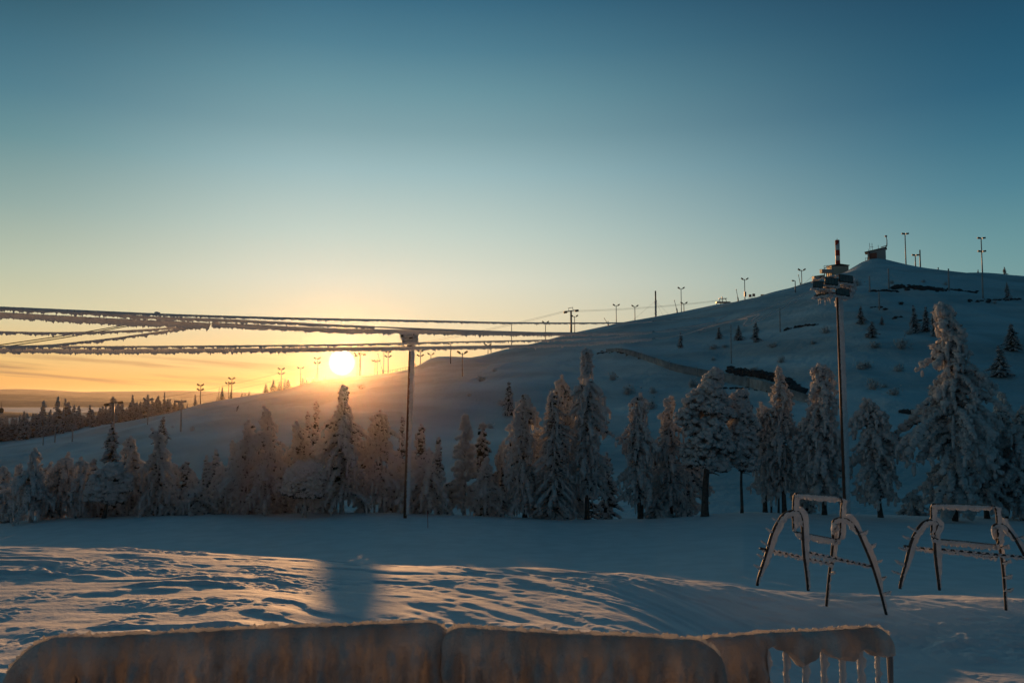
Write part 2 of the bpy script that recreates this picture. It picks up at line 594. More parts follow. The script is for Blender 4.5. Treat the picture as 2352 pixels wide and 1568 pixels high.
# the ski hill: ridge outline measured in the photo, valley in front, slope behind
RIDGE = np.array([(-1500, 1080), (-600, 1050), (0, 1024), (130, 1004), (255, 976), (330, 961), (400, 947), (440, 935), (470, 926), (520, 917), (600, 904), (660, 893), (700, 881),
                  (740, 872), (780, 867), (850, 861), (900, 856), (940, 848), (965, 837), (985, 825), (1005, 818.5), (1030, 818), (1060, 819.5), (1085, 821.5), (1105, 821),
                  (1120, 817.5), (1170, 803), (1240, 785), (1313, 765), (1420, 742), (1500, 728), (1570, 715), (1640, 700), (1720, 688), (1780, 677), (1830, 664), (1862, 652),
                  (1900, 643), (1925, 634), (1950, 622), (1985, 602), (2005, 595), (2022, 593), (2042, 596), (2090, 608), (2150, 620), (2195, 628), (2222, 631), (2262, 629), (2352, 633),
                  (2700, 660), (3900, 760)], float)


def ridge_Y(u):
    return 450.0 - 60.0 * smooth(1500, 2000, u)


def ridge_z(u):
    py = np.interp(u, RIDGE[:, 0], RIDGE[:, 1])
    # distance-true height of the picture row
    dx = (np.clip(u, -1500, 3900) - W0 / 2) / F
    dy = (H0 / 2 - py) / F
    return EYE + ridge_Y(u) * (math.sin(PITCH) + dy * math.cos(PITCH)) / (math.cos(PITCH) - dy * math.sin(PITCH))


YV = 90.0


RU = np.arange(-1500, 3901, 5.0)
RZ = ridge_z(RU)
_k = np.exp(-0.5 * (np.arange(-60, 61) / 24.0) ** 2)
RZS = np.convolve(np.pad(RZ, 60, mode='edge'), _k / _k.sum(), mode='valid')


def hill_z(X, Y, detail=True):
    X, Y = np.asarray(X, float), np.asarray(Y, float)
    # column of a point (exact for a pitched camera at ridge height is close enough)
    u = np.clip(W0 / 2 + F * X / np.maximum(Y, 1.0) * 0.9976, -1500, 3900)
    zr, yr = ridge_z(u), ridge_Y(u)
    fine_w = smooth(0.80, 0.985, (Y - YV) / (yr - YV))
    zr = np.interp(u, RU, RZS) * (1 - fine_w) + zr * fine_w
    zv = EYE - 14.2 - 4.0 * (1 - smooth(-200, 500, u))
    t = (Y - YV) / (yr - YV)
    tc = np.clip(t, 0, 1)
    s = tc - 0.055 * np.sin(tc * math.pi * 2.0) * smooth(300, 900, u)
    z = zv + (zr - zv) * s
    back = np.maximum(Y - yr, 0)
    slope = 0.0 + 0.055 * smooth(150, 420, u) + 0.08 * smooth(420, 800, u)
    z = z - back * slope
    if detail:
        w = np.clip(4 * tc * (1 - tc), 0, 1) * (1 - smooth(0.9, 1.0, t)) + 0.04
        z = z + w * (2.0 * fbm(X / 55.0, Y / 70.0, seed=81, octaves=4) * smooth(250, 900, u) + 0.75 * fbm(X / 11.0 + Y / 30.0, Y / 26.0, seed=83, octaves=3))
        # groomed terraces and ski tracks along the fall line of the left slope
        z = z + w * (0.8 * vnoise((Y * 0.9 + X * 0.35) / 16.0, X / 160.0, seed=85) + 0.35 * vnoise((Y * 0.9 + X * 0.5) / 5.0, X / 60.0, seed=86))
    return z


uu = np.concatenate([np.linspace(-1500, -60, 60), np.arange(-40, 2400, 5.0), np.linspace(2420, 3900, 60)])
tt = np.concatenate([np.linspace(-0.05, 1.0, 240)])
UU, TT = np.meshgrid(uu, tt)
YR = ridge_Y(UU)
YY = YV + TT * (YR - YV)
XX = (UU - W0 / 2) / (F * 0.9976) * YY
UB, BB = np.meshgrid(uu, np.array([4, 10, 20, 40, 70, 110, 160, 230, 320, 420, 540.0]))
YB = ridge_Y(UB) + BB
XB = (UB - W0 / 2) / (F * 0.9976) * YB
XX, YY = np.vstack([XX, XB]), np.vstack([YY, YB])
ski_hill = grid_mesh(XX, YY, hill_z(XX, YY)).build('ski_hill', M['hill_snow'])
tag(ski_hill, kind='structure')


def ground_hit(px, py, y0=95.0, y1=455.0):
    """where the sight line of a picture point first meets the hill"""
    d = ray(px, py)
    Ys = np.linspace(y0, y1, 1500)
    X = d[0] / d[1] * Ys
    Z = EYE + d[2] / d[1] * Ys
    h = hill_z(X, Ys)
    k = np.where(h >= Z)[0]
    i = k[0] if len(k) else int(np.argmax(h - Z))
    return np.array([X[i], Ys[i], h[i]])


def ridge_point(px, back=0.0):
    Y = float(ridge_Y(np.array(px))) + back
    X = (px - W0 / 2) / (F * 0.9976) * Y
    return np.array([X, Y, float(hill_z(np.array([X]), np.array([Y]))[0])])


# far lowland, frozen lake and distant fells
LOW = EYE - 72.0
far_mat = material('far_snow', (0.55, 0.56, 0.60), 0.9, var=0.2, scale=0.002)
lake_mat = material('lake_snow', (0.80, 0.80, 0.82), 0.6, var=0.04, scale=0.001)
forest_mat = material('far_forest', (0.10, 0.10, 0.10), 0.95, var=0.45, scale=0.004)
fy = np.linspace(700, 40000, 60)
fx = np.linspace(-26000, 26000, 80)
FX, FY = np.meshgrid(fx, fy)
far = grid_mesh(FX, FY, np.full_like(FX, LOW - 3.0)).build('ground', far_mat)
tag(far, kind='structure')
# near ground under and behind the camera so that the light is right
gx, gy = np.meshgrid(np.linspace(-400, 400, 40), np.linspace(-500, 2.0, 40))
gb = grid_mesh(gx, gy, -0.02 - 0.0008 * (gy - 2) ** 2 * 0.0 - 0.0004 * gx ** 2 * smooth(40, 400, np.abs(gx))).build('snow_slope', M['snow'])
tag(gb, kind='structure')

th = np.linspace(0, 2 * math.pi, 120, endpoint=False)
lx0, ly0 = -2350.0, 4250.0
rr = 1 + 0.12 * fbm(np.cos(th) * 2, np.sin(th) * 2, seed=5)
LX = lx0 + 1750 * np.cos(th) * rr
LYY = ly0 + 820 * np.sin(th) * rr
mb = MB()
mb.add(np.stack([LX, LYY, np.full_like(LX, LOW)], -1), np.array([np.arange(120)]))
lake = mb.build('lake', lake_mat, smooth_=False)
tag(lake, kind='structure')


def fell(name, Yc, pts, depth, mat, seed):
    """one distant ridge: crest given as picture points at distance Yc, sloping down to the lowland both ways"""
    pts = np.array(pts, float)
    us = np.linspace(pts[0, 0], pts[-1, 0], 260)
    py = np.interp(us, pts[:, 0], pts[:, 1])
    top = np.array([at(u_, p_, Yc) for u_, p_ in zip(us, py)])
    tt_ = np.linspace(-1, 1, 26)
    X = top[:, 0][None, :] * np.ones((26, 1))
    Y = Yc + tt_[:, None] * depth * np.ones_like(X)
    prof = np.cos(np.clip(np.abs(tt_), 0, 1) * math.pi / 2) ** 1.2
    hgt = (top[:, 2] - LOW + 6)[None, :] * prof[:, None]
    Z = LOW - 6 + hgt * (1 + 0.10 * (1 - prof[:, None]) * fbm(X / 700.0, Y / 500.0, seed=seed))
    o = grid_mesh(X, Y, Z).build(name, mat)
    return tag(o, kind='structure')


fell('hills', 16000, [(-1600, 905), (-200, 900), (0, 894), (60, 893), (110, 896), (170, 900), (260, 899), (330, 898), (420, 897), (500, 899), (620, 903), (800, 906), (1100, 904), (1800, 908)], 3500, forest_mat, 7)
fell('hills', 9500, [(-1600, 906), (-200, 905), (0, 904), (80, 904.5), (160, 908), (300, 912), (420, 915), (700, 919), (1200, 917), (1800, 920)], 2200, forest_mat, 8)
fell('hills', 6700, [(-1600, 914), (-100, 916), (60, 917), (200, 919), (380, 922), (520, 925), (800, 926), (1400, 930)], 1200, forest_mat, 9)
fell('hills', 2500, [(-1600, 940), (-100, 942), (60, 950), (130, 953), (200, 948), (280, 940), (420, 935), (600, 930), (900, 932), (1400, 940)], 500, forest_mat, 10)

# ------------------------------------------------------------------ trees


def _templates(base, n, amp, freq, seed):
    v, f = base
    out = []
    for k in range(n):
        d_ = 1 + amp * fbm(v[:, 0] * freq + k * 7.7, v[:, 1] * freq + seed, v[:, 2] * freq, seed + k, 2)
        out.append(v * d_[:, None])
    return np.array(out), f


BLOB2 = _templates(ICO2, 14, 0.42, 1.7, 301)
BLOB1 = _templates(ICO1, 10, 0.30, 1.3, 331)


def add_blobs(mb, tpl, C, AX, S, snow, rng):
    """C (n,3) centres, AX (n,3,3) rows = local axes, S (n,3) radii, snow (n,)"""
    T, f = tpl
    n = len(C)
    if n == 0:
        return
    k = rng.integers(0, len(T), n)
    V = T[k] * S[:, None, :]
    V = np.einsum('nvi,nij->nvj', V, AX) + C[:, None, :]
    nv = T.shape[1]
    Fs = (f[None] + (np.arange(n) * nv)[:, None, None]).reshape(-1, 3)
    mb.add(V.reshape(-1, 3), Fs, np.repeat(snow, nv))


def add_knobs(mb, C, S, snow, rng, n=4, size=(0.32, 0.55)):
    """small rime knobs budding from every clump"""
    idx = np.repeat(np.arange(len(C)), n)
    rd = rng.normal(size=(len(idx), 3))
    rd /= np.linalg.norm(rd, axis=1)[:, None]
    P = C[idx] + rd * S[idx] * 0.85
    r = S[idx].mean(1) * rng.uniform(size[0], size[1], len(idx))
    add_blobs(mb, BLOB1, P, frames(rd + np.array([0, 0, 1e-3])), np.stack([r * 1.15, r, r], 1), snow[idx] + 0.12 * rd[:, 2] + rng.normal(0, 0.12, len(idx)), rng)


def add_sprigs(mb, P, D, L, wd, snow, rng):
    """thin twig slivers: base P, direction D, length L"""
    n = len(P)
    if n == 0:
        return
    D = D / (np.linalg.norm(D, axis=1)[:, None] + 1e-9)
    A = np.cross(D, rng.normal(size=(n, 3)))
    A /= np.linalg.norm(A, axis=1)[:, None] + 1e-9
    B = np.cross(D, A)
    w = wd * L
    V = np.stack([P + A * w[:, None], P - 0.5 * A * w[:, None] + 0.87 * B * w[:, None], P - 0.5 * A * w[:, None] - 0.87 * B * w[:, None], P + D * L[:, None]], 1)
    f = np.array([(0, 1, 3), (1, 2, 3), (2, 0, 3)])
    Fs = (f[None] + (np.arange(n) * 4)[:, None, None]).reshape(-1, 3)
    mb.add(V.reshape(-1, 3), Fs, np.repeat(snow, 4))


def frames(dirs):
    """local axes with x along dirs, z as upright as possible"""
    x = dirs / (np.linalg.norm(dirs, axis=1)[:, None] + 1e-9)
    up = np.tile(np.array([0, 0, 1.0]), (len(x), 1))
    y = np.cross(up, x)
    y /= np.linalg.norm(y, axis=1)[:, None] + 1e-6
    z = np.cross(x, y)
    return np.stack([x, y, z], 1)


def branch_tree(h, prof, rng, z0=0.0, dz=0.36, nb=6, droop=0.45, lift=0.12, blob=0.2, fingers=0.5, sprigs=5, bend=None, rag=0.55, dark=0.25, pads=1.0, tpl=None, lobe=0.6, knobs=0, gaps=0.0):
    """a snow-laden conifer crown. prof: [(height share, left radius, right radius)], bend: [(height share, dx)] in metres"""
    mb = MB()
    tpl = tpl or BLOB2
    prof = np.array(prof, float)
    bend = np.array(bend if bend else [(0, 0), (1, 0)], float)
    zs = np.arange(z0 + 0.15, h - 0.1, dz)
    C, DIR, S, SN = [], [], [], []
    fC, fS = [], []
    seed0 = rng.uniform(0, 50)
    for z in zs:
        t = z / h
        rl, rr_ = np.interp(t, prof[:, 0], prof[:, 1]), np.interp(t, prof[:, 0], prof[:, 2])
        cx = np.interp(t, bend[:, 0], bend[:, 1])
        n = max(3, int(round(nb * (0.55 + 0.6 * min(1.0, (rl + rr_) / 2.6)))))
        a0 = rng.uniform(0, 6.28)
        if rng.random() < gaps and t < 0.85:
            n, rl, rr_ = max(2, n // 3), rl * 0.75, rr_ * 0.75
        for k in range(n):
            a = a0 + 6.283 * k / n + rng.normal(0, 0.25)
            ca, sa = math.cos(a), math.sin(a)
            r = (rr_ if ca > 0 else rl) * abs(ca) + (0.5 * (rl + rr_)) * (1 - abs(ca))
            lob = float(fbm(np.array([ca * 1.25 + seed0]), np.array([sa * 1.25]), np.array([z * 0.8]), 77, 2)[0])
            r *= rng.uniform(1 - rag, 1 + rag * 0.55) * max(0.35, 1.04 + lobe * lob)
            bl = blob * (1.0 + 0.45 * lob)
            zz = z + rng.normal(0, dz * 0.35)
            m = max(1, int(round(r / (blob * 1.7))))
            ss = (np.arange(m) + rng.uniform(0.6, 1.0)) / m
            for s in np.clip(ss, 0.1, 1.0):
                C.append((cx + ca * r * s, sa * r * s, zz + lift * r * s - droop * r * s * s))
                DIR.append((ca, sa, lift - 2 * droop * s))
                g_ = bl * rng.uniform(0.65, 1.3) * (1.12 - 0.3 * s)
                S.append((g_ * 1.3, g_ * 1.05 * pads, g_ * 0.85))
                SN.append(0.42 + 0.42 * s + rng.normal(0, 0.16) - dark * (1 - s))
            if rng.random() < fingers:
                L = rng.uniform(0.22, 0.55) * min(1, 0.5 + r * 0.6)
                fC.append((cx + ca * r * rng.uniform(0.75, 1.02), sa * r * rng.uniform(0.75, 1.02), zz + lift * r - droop * r - L * 0.6))
                fS.append((blob * rng.uniform(0.5, 0.8), blob * rng.uniform(0.5, 0.8), L))
    # the leader
    top = np.linspace(h - 0.8, h, 4)
    for z in top:
        C.append((np.interp(z / h, bend[:, 0], bend[:, 1]) + rng.normal(0, 0.03), rng.normal(0, 0.03), z))
        DIR.append((1, 0, 0.2))
        S.append((blob * 0.8, blob * 0.8, blob * 1.1))
        SN.append(0.9)
    C, DIR, S, SN = np.array(C), np.array(DIR), np.array(S), np.array(SN)
    keep = C[:, 2] > 0.1
    C, DIR, S, SN = C[keep], DIR[keep], S[keep], SN[keep]
    add_blobs(mb, tpl, C, frames(DIR), S, SN, rng)
    if knobs:
        add_knobs(mb, C, S, SN, rng, knobs)
    if fC:
        fC, fS = np.array(fC), np.array(fS)
        k = fC[:, 2] > 0.2
        fC, fS = fC[k], fS[k]
        ax = frames(np.stack([rng.normal(size=len(fC)), rng.normal(size=len(fC)), 0 * fC[:, 0]], 1))
        add_blobs(mb, BLOB1, fC, ax, fS, np.full(len(fC), 0.7) + rng.normal(0, 0.15, len(fC)), rng)
    if sprigs:
        idx = np.repeat(np.arange(len(C)), sprigs)
        rd = rng.normal(size=(len(idx), 3))
        rd /= np.linalg.norm(rd, axis=1)[:, None]
        P = C[idx] + rd * S[idx] * 0.75
        out = C[idx] * np.array([1, 1, 0])
        out /= np.linalg.norm(out, axis=1)[:, None] + 1e-6
        D = rd * 0.8 + out * 0.6 + np.array([0, 0, -0.35])
        add_sprigs(mb, P, D, rng.uniform(0.10, 0.26, len(idx)) * (blob / 0.2) ** 0.5, 0.13, SN[idx] + rng.normal(0, 0.25, len(idx)), rng)
    return mb


def pine_crown(h, prof, rng, z0, npads=22, blob=0.19, sprigs=5, bend=None, dark=0.2, limbs=None):
    """an irregular pine crown of separate snow pads carried on limbs"""
    mb = MB()
    prof = np.array(prof, float)
    bend = np.array(bend if bend else [(0, 0), (1, 0)], float)
    C, DIR, S, SN = [], [], [], []
    for k in range(npads):
        t = (z0 + (h - z0) * ((k + rng.uniform(0.1, 0.9)) / npads)) / h
        rl, rr_ = np.interp(t, prof[:, 0], prof[:, 1]), np.interp(t, prof[:, 0], prof[:, 2])
        cx = np.interp(t, bend[:, 0], bend[:, 1])
        a = k * 2.4 + rng.normal(0, 0.4)
        ca, sa = math.cos(a), math.sin(a)
        R_ = (rr_ if ca > 0 else rl)
        r = R_ * rng.uniform(0.45, 0.8)
        ctr = np.array([cx + ca * r, sa * r * 0.9, t * h])
        pr = np.array([0.55 * R_ + 0.25, 0.50 * R_ + 0.25, 0.26 * R_ + 0.30]) * rng.uniform(0.75, 1.1)
        m = int(26 + 46 * min(1.6, R_))
        q = rng.normal(size=(m, 3))
        q /= np.linalg.norm(q, axis=1)[:, None]
        q *= rng.uniform(0.35, 1.0, m)[:, None] ** 0.5
        for v in q:
            p = ctr + v * pr
            p[2] -= 0.25 * (v[0] ** 2 + v[1] ** 2) * pr[2] * 2
            C.append(p)
            DIR.append((ca + v[0] * 0.8, sa + v[1] * 0.8, -0.25 + 0.3 * v[2]))
            g_ = blob * rng.uniform(0.6, 1.25)
            S.append((g_ * 1.35, g_ * 1.05, g_ * 0.85))
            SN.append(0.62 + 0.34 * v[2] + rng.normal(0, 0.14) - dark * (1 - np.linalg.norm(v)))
    C, DIR, S, SN = np.array(C), np.array(DIR), np.array(S), np.array(SN)
    add_blobs(mb, BLOB2, C, frames(DIR), S, SN, rng)
    add_knobs(mb, C, S, SN, rng, 4)
    idx = np.repeat(np.arange(len(C)), sprigs)
    rd = rng.normal(size=(len(idx), 3))
    rd /= np.linalg.norm(rd, axis=1)[:, None]
    P = C[idx] + rd * S[idx] * 0.7
    D = rd + np.array([0, 0, -0.35])
    add_sprigs(mb, P, D, rng.uniform(0.10, 0.26, len(idx)), 0.13, SN[idx] - 0.05 + rng.normal(0, 0.25, len(idx)), rng)
    return mb


def feather_crown(h, prof, rng, z0=0.0, bend=None, n=95):
    """a frosted birch: fine upswept twigs white with rime"""
    mb = MB()
    prof = np.array(prof, float)
    bend = np.array(bend if bend else [(0, 0), (1, 0)], float)
    P_, D_, L_ = [], [], []
    C, DIR, S = [], [], []
    for k in range(n):
        t0 = rng.uniform(max(z0 / h, 0.08), 0.92)
        a = rng.uniform(0, 6.28)
        ca, sa = math.cos(a), math.sin(a)
        t1 = min(1.0, t0 + rng.uniform(0.05, 0.18))
        r = np.interp(t1, prof[:, 0], prof[:, 1] if ca < 0 else prof[:, 2]) * rng.uniform(0.55, 1.0)
        m = 12
        s = np.linspace(0.15, 1, m)
        cx = np.interp(t0, bend[:, 0], bend[:, 1])
        pts = np.stack([cx + ca * r * s ** 0.8, sa * r * s ** 0.8, h * (t0 + (t1 - t0) * (s - 0.75 * s ** 3))], 1)
        for p in pts:
            C.append(p)
            DIR.append((ca, sa, 0.5))
            q = 0.11 * rng.uniform(0.6, 1.5)
            S.append((q * 1.6, q, q * 0.9))
            for j in range(7):
                P_.append(p)
                D_.append(rng.normal(size=3) + np.array([ca * 0.6, sa * 0.6, -0.5]))
                L_.append(rng.uniform(0.12, 0.4))
    C, DIR, S = np.array(C), np.array(DIR), np.array(S)
    add_blobs(mb, BLOB1, C, frames(DIR), S, np.full(len(C), 0.85) + rng.normal(0, 0.12, len(C)), rng)
    add_sprigs(mb, np.array(P_), np.array(D_), np.array(L_), 0.10, np.full(len(P_), 0.95), rng)
    return mb


def trunk_mesh(h, r0, rng, bend=None, extra=(), limbs=0, z0=0.0, prof=None):
    mb = MB()
    bend = np.array(bend if bend else [(0, 0), (1, 0)], float)
    zz = np.linspace(-0.4, h * 0.97, 26)
    x = np.interp(np.clip(zz / h, 0, 1), bend[:, 0], bend[:, 1]) + 0.05 * fbm(zz * 0.5, zz * 0 + rng.uniform(0, 9), seed=3)
    mb.tube(np.stack([x, 0.04 * np.sin(zz), zz], 1), r0 * (1 - 0.85 * np.clip(zz / h, 0, 1)) * (1 + 0.25 * np.exp(-np.maximum(zz, 0) / 0.25)), 9)
    for dx, dy, hh, r in extra:
        zz2 = np.linspace(-0.4, hh, 14)
        mb.tube(np.stack([dx + 0.03 * np.sin(zz2 * 1.3 + dx), np.full_like(zz2, dy), zz2], 1), r * (1 - 0.6 * np.clip(zz2 / hh, 0, 1)), 8)
    for k in range(limbs):
        t = (z0 * 0.75 + (h * 0.9 - z0 * 0.75) * (k + 0.5) / limbs) / h
        a = k * 2.4
        R_ = 0.8
        if prof is not None:
            pf = np.array(prof)
            R_ = np.interp(t, pf[:, 0], pf[:, 1] if math.cos(a) < 0 else pf[:, 2]) * 0.8
        s = np.linspace(0, 1, 7)
        cx = np.interp(t, bend[:, 0], bend[:, 1])
        mb.tube(np.stack([cx + math.cos(a) * R_ * s, math.sin(a) * R_ * s, t * h + 0.25 * R_ * s - 0.45 * R_ * s * s], 1), r0 * 0.32 * (1 - 0.75 * s), 6)
    return mb


PX = lambda Y: Y / F       # metres per working pixel at distance Y


def near_hit(px, py):
    d = ray(px, py)
    Ys = np.linspace(24, 90, 1600)
    X = d[0] / d[1] * Ys
    Z = EYE + d[2] / d[1] * Ys
    hz = near_base(X, Y=Ys)
    k = np.where(hz >= Z)[0]
    return Ys[k[0]] if len(k) else 70.0


# base x, top y, base y, half widths are taken from the photo in working pixels; Y = distance in metres
# (x, top, Y, style, profile[(t, left px, right px)], bend[(t, dx px)], label, options)
SPRUCE = lambda w, n=0.16: [(0, w * 0.70, w * 0.70), (0.2, w * .95, w * .95), (0.45, w * 0.9, w * 0.9), (0.7, w * 0.66, w * 0.66), (0.88, w * 0.34, w * 0.34), (1, w * n, w * n)]
CANDLE = lambda w: [(0, w * 0.5, w * 0.5), (0.15, w * .85, w * .85), (0.5, w * 0.9, w * 0.9), (0.72, w * 0.72, w * 0.72), (0.86, w * 0.45, w * 0.45), (0.94, w * 0.26, w * 0.26), (1, w * 0.2, w * 0.2)]
PINE = lambda w: [(0, w * 0.6, w * 0.6), (0.4, w * 0.7, w * 0.7), (0.6, w, w), (0.78, w * 0.92, w * 0.92), (0.9, w * 0.5, w * 0.5), (1, w * 0.25, w * 0.25)]

